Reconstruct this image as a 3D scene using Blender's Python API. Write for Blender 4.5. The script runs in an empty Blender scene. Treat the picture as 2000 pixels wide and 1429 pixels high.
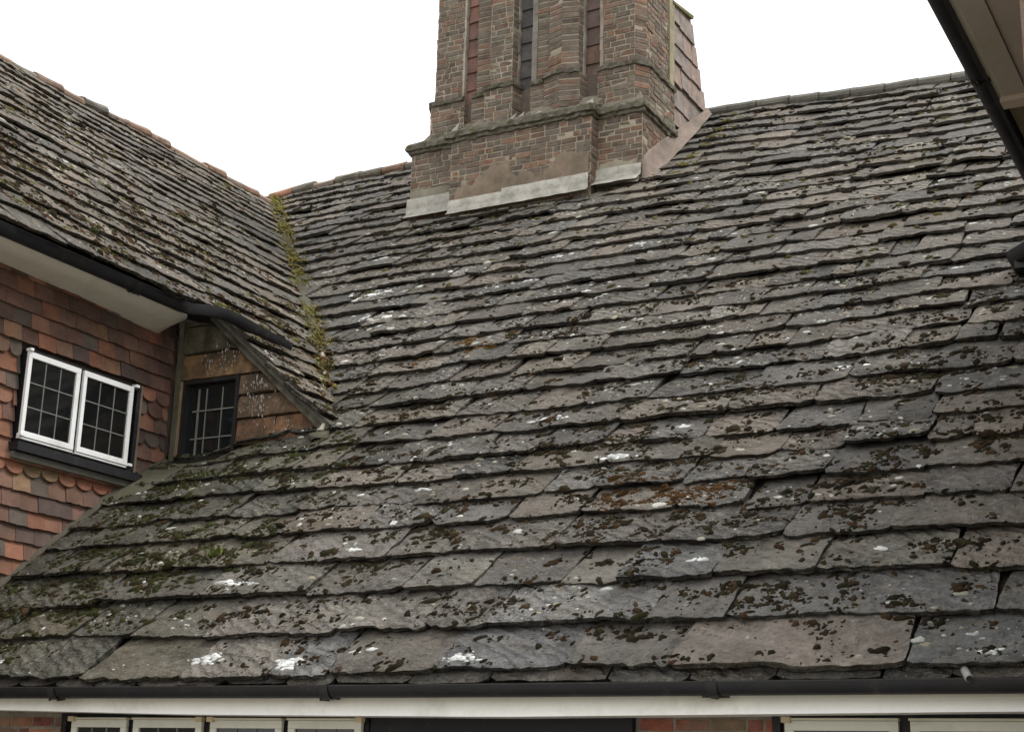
import bpy, math, random
import numpy as np
from mathutils import Matrix, Vector
R = np.random.default_rng(11)
random.seed(5)
S = bpy.context.scene

# ---------------------------------------------------------------- camera
F, YAW, PIT, ROL = 2942.3, .5037, .2745, .0287
EYE = np.array([0, 0, 1.6])
fw = np.array([-math.sin(YAW)*math.cos(PIT), math.cos(YAW)*math.cos(PIT), math.sin(PIT)])
rt = np.array([math.cos(YAW), math.sin(YAW), 0.])
up = np.cross(rt, fw)
r2 = math.cos(ROL)*rt + math.sin(ROL)*up
u2 = -math.sin(ROL)*rt + math.cos(ROL)*up
cd = bpy.data.cameras.new('camera')
cam = bpy.data.objects.new('camera', cd)
S.collection.objects.link(cam)
M = Matrix.Identity(4)
for i in range(3):
    M[i][0], M[i][1], M[i][2], M[i][3] = r2[i], u2[i], -fw[i], EYE[i]
cam.matrix_world = M
cd.sensor_fit = 'HORIZONTAL'
cd.sensor_width = 36
cd.lens = F/2000*36
cd.clip_start, cd.clip_end = .05, 3000
S.camera = cam

# ---------------------------------------------------------------- overcast sky and a soft sun
SUN_EL, SUN_AZ = 52, 62          # azimuth from +Y towards +X
w = bpy.data.worlds.new('World')
S.world = w
w.use_nodes = True
nt = w.node_tree
nt.nodes.clear()
sky = nt.nodes.new('ShaderNodeTexSky')
sky.sky_type = 'NISHITA'
sky.sun_disc = False
sky.sun_elevation = math.radians(SUN_EL)
sky.sun_rotation = math.radians(SUN_AZ)
hs = nt.nodes.new('ShaderNodeHueSaturation')
hs.inputs['Saturation'].default_value = .35
mx = nt.nodes.new('ShaderNodeMix')
mx.data_type = 'RGBA'
mx.inputs['Factor'].default_value = .93
mx.inputs[7].default_value = (9.75, 9.8, 9.85, 1)
bg = nt.nodes.new('ShaderNodeBackground')
bg.inputs['Strength'].default_value = .1
wo = nt.nodes.new('ShaderNodeOutputWorld')
nt.links.new(sky.outputs[0], hs.inputs['Color'])
tc = nt.nodes.new('ShaderNodeTexCoord')
sx = nt.nodes.new('ShaderNodeSeparateXYZ')
gm = nt.nodes.new('ShaderNodeMapRange')      # overcast sky: zenith about three times the horizon
gm.inputs[1].default_value, gm.inputs[2].default_value = 0, 1
gm.inputs[3].default_value, gm.inputs[4].default_value = 7.2, 17.0
cc = nt.nodes.new('ShaderNodeCombineColor')
nt.links.new(tc.outputs['Generated'], sx.inputs[0])
nt.links.new(sx.outputs['Z'], gm.inputs[0])
for k_ in range(3): nt.links.new(gm.outputs[0], cc.inputs[k_])
nt.links.new(cc.outputs[0], mx.inputs[7])
nt.links.new(hs.outputs[0], mx.inputs[6])
nt.links.new(mx.outputs[2], bg.inputs['Color'])
nt.links.new(bg.outputs[0], wo.inputs[0])
sl = bpy.data.lights.new('sun', 'SUN')
sl.energy = 1.7
sl.angle = math.radians(14)
sl.color = (1, .96, .9)
so = bpy.data.objects.new('sun', sl)
S.collection.objects.link(so)
sd = Vector((math.sin(math.radians(SUN_AZ))*math.cos(math.radians(SUN_EL)),
             math.cos(math.radians(SUN_AZ))*math.cos(math.radians(SUN_EL)), math.sin(math.radians(SUN_EL))))
so.rotation_euler = sd.to_track_quat('Z', 'Y').to_euler()
so.location = (0, 0, 30)
S.view_settings.view_transform = 'Standard'
S.view_settings.look = 'None'
S.view_settings.gamma = 1
S.view_settings.use_curve_mapping = False
S.view_settings.exposure = 0.45

# ---------------------------------------------------------------- helpers
def tag(o, label=None, cat=None, group=None, kind=None):
    if label: o['label'] = label
    if cat: o['category'] = cat
    if group: o['group'] = group
    if kind: o['kind'] = kind
    return o

def empty(name, loc=(0, 0, 0)):
    o = bpy.data.objects.new(name, None)
    S.collection.objects.link(o)
    o.location = loc
    return o

class MB:
    """collects vertices, faces and one colour and random number per vertex"""
    def __init__(s):
        s.v, s.f, s.c, s.r, s.sm, s.n = [], [], [], [], [], 0
    def add(s, v, f, col=(1, 1, 1), rnd=0., smooth=False):
        v = np.asarray(v, float).reshape(-1, 3)
        k = len(v)
        s.v.append(v)
        s.f.extend([tuple(int(i)+s.n for i in q) for q in f])
        c = np.asarray(col, float)
        s.c.append(np.tile(c, (k, 1)) if c.ndim == 1 else c)
        s.r.append(np.full(k, rnd))
        s.sm.extend([smooth]*len(f))
        s.n += k
    def grid(s, P, col=(1, 1, 1), rnd=0., smooth=True, closed=False):
        """P: (rows, cols, 3)"""
        r, c = P.shape[:2]
        f = []
        for i in range(r-1):
            for j in range(c-1 if not closed else c):
                j2 = (j+1) % c
                f.append((i*c+j, i*c+j2, (i+1)*c+j2, (i+1)*c+j))
        s.add(P.reshape(-1, 3), f, col, rnd, smooth)
    def box(s, o, a, b, c, col=(1, 1, 1), rnd=0., jit=0., smooth=False):
        """o corner, a b c edge vectors"""
        o, a, b, c = (np.asarray(t, float) for t in (o, a, b, c))
        v = np.array([o, o+a, o+a+b, o+b, o+c, o+a+c, o+a+b+c, o+b+c])
        if jit: v = v + R.uniform(-jit, jit, v.shape)
        s.add(v, [(0, 3, 2, 1), (4, 5, 6, 7), (0, 1, 5, 4), (1, 2, 6, 5), (2, 3, 7, 6), (3, 0, 4, 7)], col, rnd, smooth)
    def bb(s, x0, x1, y0, y1, z0, z1, col=(1, 1, 1), rnd=0., jit=0.):
        s.box((x0, y0, z0), (x1-x0, 0, 0), (0, y1-y0, 0), (0, 0, z1-z0), col, rnd, jit)
    def build(s, name, mat, parent=None, bevel=0):
        me = bpy.data.meshes.new(name)
        V = np.concatenate(s.v)
        me.from_pydata(V.tolist(), [], s.f)
        me.polygons.foreach_set('use_smooth', s.sm)
        a = me.color_attributes.new('Col', 'FLOAT_COLOR', 'POINT')
        C = np.concatenate(s.c)
        a.data.foreach_set('color', np.column_stack([C, np.ones(len(C))]).ravel())
        b = me.attributes.new('rnd', 'FLOAT', 'POINT')
        b.data.foreach_set('value', np.concatenate(s.r))
        me.materials.append(mat)
        me.update()
        o = bpy.data.objects.new(name, me)
        S.collection.objects.link(o)
        if parent: o.parent = parent
        if bevel:
            m = o.modifiers.new('bevel', 'BEVEL')
            m.width = bevel
            m.segments = 2
            m.limit_method = 'ANGLE'
        return o

_T = R.random((256, 256))
def vn(x, y):
    x = np.asarray(x, float); y = np.asarray(y, float)
    xi = np.floor(x).astype(int); yi = np.floor(y).astype(int)
    u = x-xi; v = y-yi
    u = u*u*(3-2*u); v = v*v*(3-2*v)
    g = lambda a, b: _T[a & 255, b & 255]
    return (g(xi, yi)*(1-u)+g(xi+1, yi)*u)*(1-v)+(g(xi, yi+1)*(1-u)+g(xi+1, yi+1)*u)*v
def fbm(x, y, o=3):
    t, a, n = 0, 1, 0
    for i in range(o):
        t = t + a*vn(x*2**i+17*i, y*2**i+31*i); n += a; a *= .5
    return t/n

# ---------------------------------------------------------------- materials
class NT:
    def __init__(s, name, rough=.85, spec=.25):
        s.m = bpy.data.materials.new(name)
        s.m.use_nodes = True
        s.t = s.m.node_tree
        s.p = s.t.nodes['Principled BSDF']
        s.p.inputs['Roughness'].default_value = rough
        s.p.inputs['Specular IOR Level'].default_value = spec
        s.co = s.t.nodes.new('ShaderNodeTexCoord').outputs['Object']
    def link(s, a, b): s.t.links.new(a, b)
    def attr(s, n):
        a = s.t.nodes.new('ShaderNodeAttribute'); a.attribute_name = n
        return a.outputs['Color'] if n == 'Col' else a.outputs['Fac']
    def noise(s, scale, detail=4, rough=.6, w=None, vec=None, dist=0):
        n = s.t.nodes.new('ShaderNodeTexNoise')
        n.inputs['Scale'].default_value = scale
        n.inputs['Detail'].default_value = detail
        n.inputs['Roughness'].default_value = rough
        n.inputs['Distortion'].default_value = dist
        if w is not None:
            n.noise_dimensions = '4D'
            s.link(w, n.inputs['W'])
        s.link(vec or s.co, n.inputs['Vector'])
        return n.outputs['Fac']
    def vor(s, scale, vec=None, out='Distance', rand=1):
        n = s.t.nodes.new('ShaderNodeTexVoronoi')
        n.inputs['Scale'].default_value = scale
        n.inputs['Randomness'].default_value = rand
        s.link(vec or s.co, n.inputs['Vector'])
        return n.outputs[out]
    def ramp(s, x, a, b, lo=0., hi=1.):
        n = s.t.nodes.new('ShaderNodeMapRange')
        n.inputs[1].default_value, n.inputs[2].default_value = a, b
        n.inputs[3].default_value, n.inputs[4].default_value = lo, hi
        s.link(x, n.inputs[0])
        return n.outputs[0]
    def math(s, op, a, b=None):
        n = s.t.nodes.new('ShaderNodeMath'); n.operation = op
        for i, q in enumerate((a, b)):
            if q is None: continue
            if isinstance(q, (int, float)): n.inputs[i].default_value = q
            else: s.link(q, n.inputs[i])
        return n.outputs[0]
    def mix(s, f, a, b, mode='MIX'):
        n = s.t.nodes.new('ShaderNodeMix'); n.data_type = 'RGBA'; n.blend_type = mode
        for k, q in ((0, f), (6, a), (7, b)):
            if isinstance(q, (int, float)): n.inputs[k].default_value = q
            elif isinstance(q, tuple): n.inputs[k].default_value = (*q, 1)
            else: s.link(q, n.inputs[k])
        return n.outputs[2]
    def mulv(s, c, f):
        """colour times scalar"""
        n = s.t.nodes.new('ShaderNodeVectorMath'); n.operation = 'SCALE'
        s.link(c, n.inputs[0]); s.link(f, n.inputs['Scale'])
        return n.outputs[0]
    def scaled(s, v):
        n = s.t.nodes.new('ShaderNodeMapping')
        n.inputs['Scale'].default_value = v
        s.link(s.co, n.inputs['Vector'])
        return n.outputs[0]
    def done(s, col, h=None, dist=.01, strength=.6):
        if isinstance(col, tuple): s.p.inputs['Base Color'].default_value = (*col, 1)
        else: s.link(col, s.p.inputs['Base Color'])
        if h is not None:
            b = s.t.nodes.new('ShaderNodeBump')
            b.inputs['Distance'].default_value = dist
            b.inputs['Strength'].default_value = strength
            s.link(h, b.inputs['Height'])
            s.link(b.outputs[0], s.p.inputs['Normal'])
        return s.m

def mat_stone():
    n = NT('stone_slate', .8, .3)
    W = n.math('MULTIPLY', n.attr('rnd'), 37.)
    c = n.attr('Col')
    big = n.noise(3.2, 5, .6, W)
    fine = n.noise(38, 5, .7, W)
    c = n.mulv(c, n.ramp(big, .28, .72, .5, 1.5))
    c = n.mulv(c, n.ramp(fine, .28, .72, .66, 1.34))
    grit = n.noise(95, 3, .8, W)
    c = n.mulv(c, n.ramp(grit, .3, .7, .8, 1.2))
    # pale rosettes of crustose lichen
    wv = n.t.nodes.new('ShaderNodeVectorMath'); wv.operation = 'ADD'
    nz = n.t.nodes.new('ShaderNodeTexNoise'); nz.inputs['Scale'].default_value = 22; nz.inputs['Detail'].default_value = 4
    n.link(n.co, nz.inputs['Vector'])
    sc = n.t.nodes.new('ShaderNodeVectorMath'); sc.operation = 'SCALE'; sc.inputs['Scale'].default_value = .09
    n.link(nz.outputs['Color'], sc.inputs[0]); n.link(sc.outputs[0], wv.inputs[0]); n.link(n.co, wv.inputs[1])
    ros = n.math('MULTIPLY', n.ramp(n.vor(7.5, wv.outputs[0]), .22, .34, 1, 0), n.ramp(n.noise(1.3, 3, .6, W), .45, .6))
    c = n.mix(n.math('MULTIPLY', ros, .42), c, (.2, .195, .165))
    # buff weathering
    c = n.mix(n.ramp(n.noise(5.5, 4, .6, W), .5, .72, 0, .5), c, (.19, .155, .118))
    # grey lichen crust
    crust = n.math('MULTIPLY', n.ramp(n.noise(21, 6, .75, W), .5, .6), n.ramp(n.noise(2.6, 3, .5, W), .36, .6))
    c = n.mix(n.math('MULTIPLY', crust, .62), c, (.25, .24, .205))
    # dark algae
    dark = n.math('MULTIPLY', n.ramp(n.noise(13, 6, .72, W), .52, .62), n.ramp(n.noise(1.7, 3, .5), .42, .6))
    c = n.mix(n.math('MULTIPLY', dark, .6), c, (.028, .025, .019))
    # small dark moss specks
    sp = n.math('MULTIPLY', n.ramp(n.vor(17), .16, .24, 1, 0), n.ramp(n.noise(1.9, 4, .65), .5, .6))
    c = n.mix(n.math('MULTIPLY', sp, .8), c, (.02, .017, .01))
    # ochre and green growth
    oc = n.math('MULTIPLY', n.ramp(n.noise(.8, 3, .6), .6, .7), n.ramp(n.noise(18, 4, .7), .5, .62))
    c = n.mix(n.math('MULTIPLY', oc, .6), c, (.13, .085, .03))
    gr = n.math('MULTIPLY', n.ramp(n.noise(1.1, 3, .6, n.math('ADD', 0., 7.3)), .6, .72), n.ramp(n.noise(14, 4, .7), .48, .62))
    c = n.mix(n.math('MULTIPLY', gr, .5), c, (.075, .08, .03))
    # white lichen dots
    wd = n.math('MULTIPLY', n.ramp(n.vor(26), .1, .15, 1, 0), n.ramp(n.noise(2.3, 5, .7, W), .5, .58))
    c = n.mix(n.math('MULTIPLY', wd, .75), c, (.42, .42, .37))
    lam = n.noise(9, 5, .65, W, n.scaled((1, 1.6, 1.6)))
    wt = n.t.nodes.new('ShaderNodeTexWave')
    wt.wave_type = 'BANDS'; wt.bands_direction = 'DIAGONAL'; wt.wave_profile = 'SIN'
    wt.inputs['Scale'].default_value = 4.2; wt.inputs['Distortion'].default_value = 7; wt.inputs['Detail'].default_value = 4
    wt.inputs['Detail Scale'].default_value = 1.6; wt.inputs['Detail Roughness'].default_value = .65
    sh = n.t.nodes.new('ShaderNodeVectorMath'); sh.operation = 'ADD'
    cx = n.t.nodes.new('ShaderNodeCombineXYZ'); n.link(W, cx.inputs[0]); n.link(W, cx.inputs[2])
    n.link(n.co, sh.inputs[0]); n.link(cx.outputs[0], sh.inputs[1]); n.link(sh.outputs[0], wt.inputs['Vector'])
    rip = n.math('MULTIPLY', wt.outputs['Fac'], n.ramp(n.attr('rnd'), .35, .8, .15, 1.1))
    c = n.mulv(c, n.ramp(rip, 0, 1, .9, 1.14))
    lam = n.math('ADD', lam, n.math('MULTIPLY', rip, .45))
    h = n.math('ADD', n.math('MULTIPLY', lam, 2.2), n.math('ADD', n.math('MULTIPLY', fine, 1.1), n.math('MULTIPLY', grit, .35)))
    return n.done(c, h, .03, 1.)

def mat_simple(name, rough=.85, spec=.25, a=(.8, 1.2), s1=4, s2=40, dirt=None, dirt_s=6, dirt_r=(.5, .65), dirt_f=.6, bump=.004, strength=.6):
    """colour attribute with mottling and, if given, patches of dirt"""
    n = NT(name, rough, spec)
    W = n.math('MULTIPLY', n.attr('rnd'), 19.)
    c = n.attr('Col')
    c = n.mulv(c, n.ramp(n.noise(s1, 4, .6, W), .3, .7, a[0], a[1]))
    f = n.noise(s2, 4, .7, W)
    c = n.mulv(c, n.ramp(f, .3, .7, (1+a[0])/2, (1+a[1])/2))
    if dirt:
        c = n.mix(n.math('MULTIPLY', n.ramp(n.noise(dirt_s, 5, .7), *dirt_r), dirt_f), c, dirt)
    h = n.math('ADD', f, n.noise(s2*3, 3, .6))
    return n.done(c, h, bump, strength)

def mat_moss(name='moss'):
    n = NT(name, .95, .05)
    W = n.math('MULTIPLY', n.attr('rnd'), 23.)
    f = n.noise(160, 3, .8, W)
    c = n.mulv(n.attr('Col'), n.ramp(f, .3, .7, .5, 1.6))
    return n.done(c, f, .01, 1)

STONE = mat_stone()
TILE = mat_simple('clay_tile', .8, .25, (.75, 1.25), 7, 60, (.05, .04, .035), 3.5, (.5, .68), .55)
BRICK = mat_simple('old_brick', .9, .15, (.65, 1.35), 16, 90, (.2, .185, .15), 4.0, (.42, .62), .6, .012)
MORTAR = mat_simple('lime_mortar', .95, .1, (.75, 1.2), 6, 60, (.1, .1, .07), 3, (.5, .7), .5, .006)
MOSSY = mat_simple('mossy_brick', .95, .1, (.6, 1.4), 20, 90, (.085, .085, .04), 9, (.48, .6), .75, .012)
SANDST = mat_simple('sandstone', .9, .2, (.5, 1.5), 7, 40, (.05, .045, .034), 3.6, (.4, .62), .8, .014)
LEAD = mat_simple('lead_sheet', .65, .3, (.75, 1.2), 5, 26, (.16, .16, .13), 7, (.46, .66), .6, .006)
PAINT = mat_simple('white_paint', .45, .4, (.93, 1.05), 2.5, 30, (.35, .33, .22), 2.2, (.55, .8), .5, .001)
BLACK = mat_simple('black_paint', .5, .3, (.8, 1.3), 5, 50, (.06, .055, .045), 8, (.58, .7), .5, .002)
PLASTER = mat_simple('soffit_paint', .85, .2, (.93, 1.06), 1.6, 14, (.30, .28, .19), 1.2, (.5, .75), .5, .002)
MOSS = mat_moss()
LICHEN = mat_simple('lichen_crust', .95, .1, (.8, 1.15), 30, 120, None, bump=.004)
GLASSM = NT('leaded_glass', .07, .6)
GLASSM.p.inputs['IOR'].default_value = 1.5
GLASS = GLASSM.done(GLASSM.attr('Col'), GLASSM.noise(2.2, 2, .5), .012, .15)
LEAF = mat_moss('leaf')

# ---------------------------------------------------------------- roof frames
zg, D, H, YR = 2.172, 7.5, 10.7487, 17.8786
TP = (H-zg)/(YR-D)
cp, sp_ = 1/math.hypot(1, TP), TP/math.hypot(1, TP)
LEN = (YR-D)/cp
RX = np.array([-20, -14.3, -13.4, -11.7, -9.9, -8.3, -6.9, -6.03, -5.04, -3.39, -2, 6])
RZ = np.array([10.72, 10.71, 10.77, 10.775, 10.765, 10.72, 10.69, 10.66, 10.575, 10.494, 10.45, 10.45])
def main_fr(a, s, n):
    a, s, n = np.broadcast_arrays(a, s, n)
    dz = (np.interp(a, RX, RZ)-.075-H)*(s/LEN)**2
    dz = dz - .14*np.exp(-((a+8.95)/.55)**2-((s-3.85)/.5)**2)      # the slates sag beside the cheek wall
    dz = dz + .035*(fbm(a*.45, s*.45+3, 2)-.5)*np.clip(s, 0, 1)
    return np.stack([a+0., D+cp*s-sp_*n, zg+sp_*s+cp*n+dz], -1)
TQ = .886
cq, sq = 1/math.hypot(1, TQ), TQ/math.hypot(1, TQ)
XE, ZE = -8.70, 5.7005+TQ*(-8.6618+8.70)
def wing_fr(a, s, n):
    a, s, n = np.broadcast_arrays(a, s, n)
    dz = .05*(fbm(a*.5+9, s*.5, 2)-.5)*np.clip(s, 0, 1)
    return np.stack([XE-cq*s+sq*n, a+0., ZE+sq*s+cq*n+dz], -1)
def wing_ridge_z(y): return 9.94+.052*(np.clip(y, 11.4, 30)-11.4)
def wing_len(y): return (wing_ridge_z(y)-.05-ZE)/sq
def valley_y(z): return D+(z-zg)/TP
Y1 = 10.37
XW = -9.27

STONES = [(.105, .105, .105), (.125, .122, .118), (.09, .094, .1), (.14, .13, .115), (.165, .147, .12), (.11, .108, .1), (.12, .11, .098), (.085, .085, .085)]
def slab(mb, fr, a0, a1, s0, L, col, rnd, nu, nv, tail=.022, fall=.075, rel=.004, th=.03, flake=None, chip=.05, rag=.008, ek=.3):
    W = a1-a0
    u = np.linspace(0, 1, nu)
    ua = u*W
    v = np.linspace(0, 1, nv)**1.25
    sk0, sk1 = R.uniform(-.035, .035, 2)
    rot = R.uniform(-.022, .022)
    c0, c1 = R.uniform(.01, chip, 2)
    r0, r1 = R.uniform(.02, .10, 2)
    off = R.uniform(0, 90)
    bot = s0+rot*(ua-W/2)+rag*3*(fbm(ua*5+off, off+u*0, 3)-.5)+rag*1.6*(vn(ua*24+off, off+3+u*0)-.5)
    bot = bot+c0*np.clip(1-ua/r0, 0, 1)**2+c1*np.clip(1-(W-ua)/r1, 0, 1)**2
    A = np.zeros((nv, nu)); T = np.zeros((nv, nu))
    for i in range(nv):
        eL = a0+sk0*v[i]+.012*(vn(v[i]*6+off, 5.)-.5)
        eR = a1+sk1*v[i]+.012*(vn(v[i]*6+off, 9.)-.5)
        A[i] = eL+(eR-eL)*u
        T[i] = bot+(s0+L-bot)*v[i]
    d = T-s0
    h = fbm(A*4+off, T*4+off, 3)-.5
    N = tail-fall*d+rel*2.6*h+rel*1.4*(fbm(A*14+off, T*18, 3)-.5)
    if flake:
        st = fbm(A*2.3+off*3, T*3.1+off, 4)*flake
        N = N+(np.floor(st)+np.clip((st-np.floor(st))*6, 0, 1))*.010-.010*flake*.5
    # worn arris
    ed = np.minimum(np.minimum(A-A[:, :1], A[:, -1:]-A), T-T[:1]*1.)
    N = N-.006*np.exp(-np.clip(ed, 0, 1)/.01)
    P = fr(A, T, N)
    mb.grid(P, col, rnd, True)
    # broken, layered edges
    def skirt(a, s, n, da, ds):
        side = da != 0
        rows = [fr(a, s, n)]
        for k, q in enumerate((.3, .42, .8, 1.)):
            j = ((fbm(a*13+off+k*7, s*13+k, 2)-.5)*.018+(.006 if k % 2 else -.002)+.02*q)*(.35 if side else 1.)
            rows.append(fr(a+da*j, s+ds*j, n-th*q*(.8+.4*vn(a*5+off, s*5))))
        dk = np.array(col)*ek+np.array((.006, .006, .004))  # dark old stone edge, with the shadow band under the slate painted in
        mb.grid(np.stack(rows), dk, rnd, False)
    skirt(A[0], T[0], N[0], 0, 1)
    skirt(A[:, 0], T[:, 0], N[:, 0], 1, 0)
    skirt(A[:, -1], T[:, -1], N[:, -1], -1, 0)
    return A, T, N

slabs = {'main': [], 'wing': []}
def slab_col(warm=.35, lift=1.):
    c = np.array(STONES[R.integers(len(STONES))] if R.random() > warm*.4 else (.17, .145, .122))
    c = (c*.55+np.array((.120, .114, .108))*.45)*np.array((1.05, 1., .93))
    return c*R.lognormal(0, .19)*lift

# ================================================================ THE HOUSE
house = tag(empty('house', (-6, 9, -.35)), 'old house with stone slate roofs, tile hung wing and big brick chimney', 'house')
HO = Vector(house.location)
def finish(root):
    """children built in world coordinates: cancel the root's offset"""
    for c in root.children:
        c.matrix_parent_inverse = Matrix.Translation(-Vector(root.location))

roof = MB()
Q = {0: [-9.9, -9.05, -8.2, -7.35, -6.5, -5.82, -5.39, -4.64, -3.8, -3.16, -1.9, -1.32, -.6],
     1: [-9.8, -9.2, -8.6, -7.85, -7.3, -6.65, -5.6, -4.93, -4.51, -3.45, -2.98, -2.32, -1.53, -.9],
     2: [-9.7, -8.7, -8.0, -7.03, -6.11, -5.33, -4.8, -4.18, -3.8, -3.19, -2.57, -1.82, -1.1, -.5],
     3: [-9.7, -8.9, -8.3, -7.6, -6.7, -5.69, -5.05, -4.41, -3.65, -2.87, -2.23, -1.4, -.7]}
COLS = {(0, 4): (.17, .15, .125), (0, 5): (.12, .12, .12), (0, 7): (.105, .105, .11), (0, 8): (.135, .122, .105), (0, 9): (.2, .165, .135), (0, 10): (.085, .09, .092),
        (1, 5): (.15, .13, .112), (1, 6): (.16, .142, .12), (1, 8): (.165, .16, .155), (1, 9): (.14, .128, .115), (1, 10): (.13, .125, .118), (1, 11): (.11, .11, .108),
        (2, 3): (.15, .14, .115), (2, 5): (.15, .14, .12), (2, 7): (.16, .145, .12), (2, 8): (.115, .115, .115), (2, 9): (.155, .14, .115), (2, 10): (.16, .148, .12)}
edges = [.085, .55, 1.02, 1.45, 1.86, 2.22, 2.6, 2.96, 3.34]
while edges[-1] < LEN-.3: edges.append(edges[-1]+R.uniform(.345, .43))
edges.append(LEN+.02)
# eave under-course, seen below the first row
x = -9.6
while x < -.7:
    wd = R.uniform(.3, .8)
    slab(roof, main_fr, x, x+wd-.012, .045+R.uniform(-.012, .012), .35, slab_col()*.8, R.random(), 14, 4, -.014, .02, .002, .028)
    x += wd
for k in range(len(edges)-1):
    s0, ex = edges[k], edges[k+1]-edges[k]
    z = zg+sp_*s0
    left = XW-.2 if z < 4.55 else -7.55-(z-4.55)/.905-.22
    right = -.9 if z < 5.6 else -1.6+(z-5.75)/.886+.25
    if k in Q: xs = Q[k]
    else:
        xs = [left]
        m = .60 if k < 9 else (.48 if k < 20 else .45)
        while xs[-1] < right: xs.append(xs[-1]+max(.2, R.normal(m, .19)))
    ph = R.uniform(0, 50)
    for i in range(len(xs)-1):
        a0, a1 = xs[i], xs[i+1]-R.choice([.001, .004, .01, .02], p=[.35, .35, .2, .1])
        am = (a0+a1)/2
        # skip what stands inside the chimney
        if -10.0 < a0 and a1 < -6.95 and s0 > 10.6: continue
        w_ = (.08 if k < 12 else .05)*(vn(am*.5+ph, k*1.7)-.5)+R.normal(0, .012 if k < 12 else .008)
        near = k < 8
        c = (np.array(COLS[(k, i)])*.8+np.array((.12, .12, .11))*.32)*1.04 if (k, i) in COLS else slab_col(.5 if k < 12 else .35, float(np.interp(k, [4, 8, 14, 26], [.98, .86, .9, 1.12])))
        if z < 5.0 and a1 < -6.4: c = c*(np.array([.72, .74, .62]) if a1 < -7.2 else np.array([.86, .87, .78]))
        slip = 1 if (k > 0 and R.random() < .05) else 0
        w_ -= slip*R.uniform(.02, .06)
        fl = R.uniform(2.5, 6.5) if R.random() < (.62 if near else .4) else None
        g = slab(roof, main_fr, a0, a1, s0+w_, ex+.13, c, R.random(), 34 if near else (16 if k < 18 else 10), 14 if near else (7 if k < 18 else 5),
                 (.034 if near else .040)+R.normal(0, .007), R.uniform(.10, .13), .010 if near else .017, R.uniform(.034, .05)*float(np.interp(k, [8, 20], [.95, 1.08])), fl, .035 if k < 4 else (.07 if k < 13 else .04), float(np.interp(k, [3, 8, 14, 22], [.016, .018, .014, .011])), float(np.interp(k, [6, 20], [.36, .85])))  # edge colour lightens up the slope, painting in haze towards the sky
        slabs['main'].append((a0, a1, s0+w_, ex, g, k))
# sheet under the slates, back slope
for x0, x1 in ((-20, 5),):
    a = np.linspace(x0, x1, 40)[None, :]; s = np.linspace(.06, LEN-.05, 12)[:, None]
    roof.grid(main_fr(a, s, -.07), (.05, .048, .04), 0.)
    a = np.linspace(x0, x1, 10)
    top = main_fr(a, LEN-.05, -.07)
    bk = top.copy(); bk[:, 1] += YR-D; bk[:, 2] = zg+2.4
    roof.grid(np.stack([top, bk]), (.11, .105, .1), .3)
main_roof = roof.build('roof', STONE, house)
main_roof['label'] = 'main roof of heavy grey stone slates with lichen and moss'

wr = MB()
wed = [-1.62, -1.22, -.84, -.46, -.02]
while wed[-1] < 7.0: wed.append(wed[-1]+R.uniform(.92, 1.08)*float(np.interp(wed[-1], [0, 1.5, 3.5], [.43, .37, .3])))
for k in range(len(wed)-1):
    s0, ex = wed[k], wed[k+1]-wed[k]
    z = ZE+sq*s0
    y_end = valley_y(z)+.22
    y = 10.29+R.uniform(-.02, .03) if s0 < -.1 else 4.0
    ph = R.uniform(0, 50)
    while y < y_end:
        wd = max(.26, R.normal(.72 if s0 < 1.5 else .52, .2))
        if y > 17.2: break
        y2 = min(y+wd, y_end)
        if y2-y < .12: break
        if s0 < wing_len(y)-.12:
            w_ = .08*(vn(y*.6+ph, k*1.9)-.5)+R.normal(0, .01)
            if s0 > 0: w_ -= .03
            c = slab_col(.3, 1.08)*np.array([1.05, 1., .93])
            L = min(ex+.12, wing_len(y)-s0-w_)
            fl = R.uniform(2, 5) if R.random() < .35 else None
            g = slab(wr, wing_fr, y, y2-R.choice([.001, .006, .015]), s0+w_, L, c, R.random(), 20, 8,   .026+R.normal(0, .005), R.uniform(.095, .12), .011, R.uniform(.032, .044), fl, .035, .02, float(np.interp(s0, [0, 3], [.4, .8])))  # wing edges also paled higher up, haze put into the colour
            slabs['wing'].append((y, y2, s0+w_, ex, g, k))
        y = y2
a = np.linspace(4, 17.3, 30)
rows = []
for t in np.linspace(0, 1, 8): rows.append(wing_fr(a, .03+(wing_len(a)-.05)*t, -.07))
wr.grid(np.stack(rows), (.05, .048, .04), 0.)
a = np.linspace(10.36, 12.6, 8)
wr.grid(np.stack([wing_fr(a, t, -.07) for t in (-1.75, -.8, .03)]), (.05, .048, .04), 0.)
a = np.linspace(4, 17.3, 8)
top = wing_fr(a, wing_len(a)-.02, -.07); bk = top.copy(); bk[:, 0] -= 4.8; bk[:, 2] = ZE
wr.grid(np.stack([top, bk]), (.11, .105, .1), .6)
wing_roof = wr.build('roof', STONE, house)
wing_roof['label'] = 'left wing roof of small stone slates sloping down to the valley'

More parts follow.
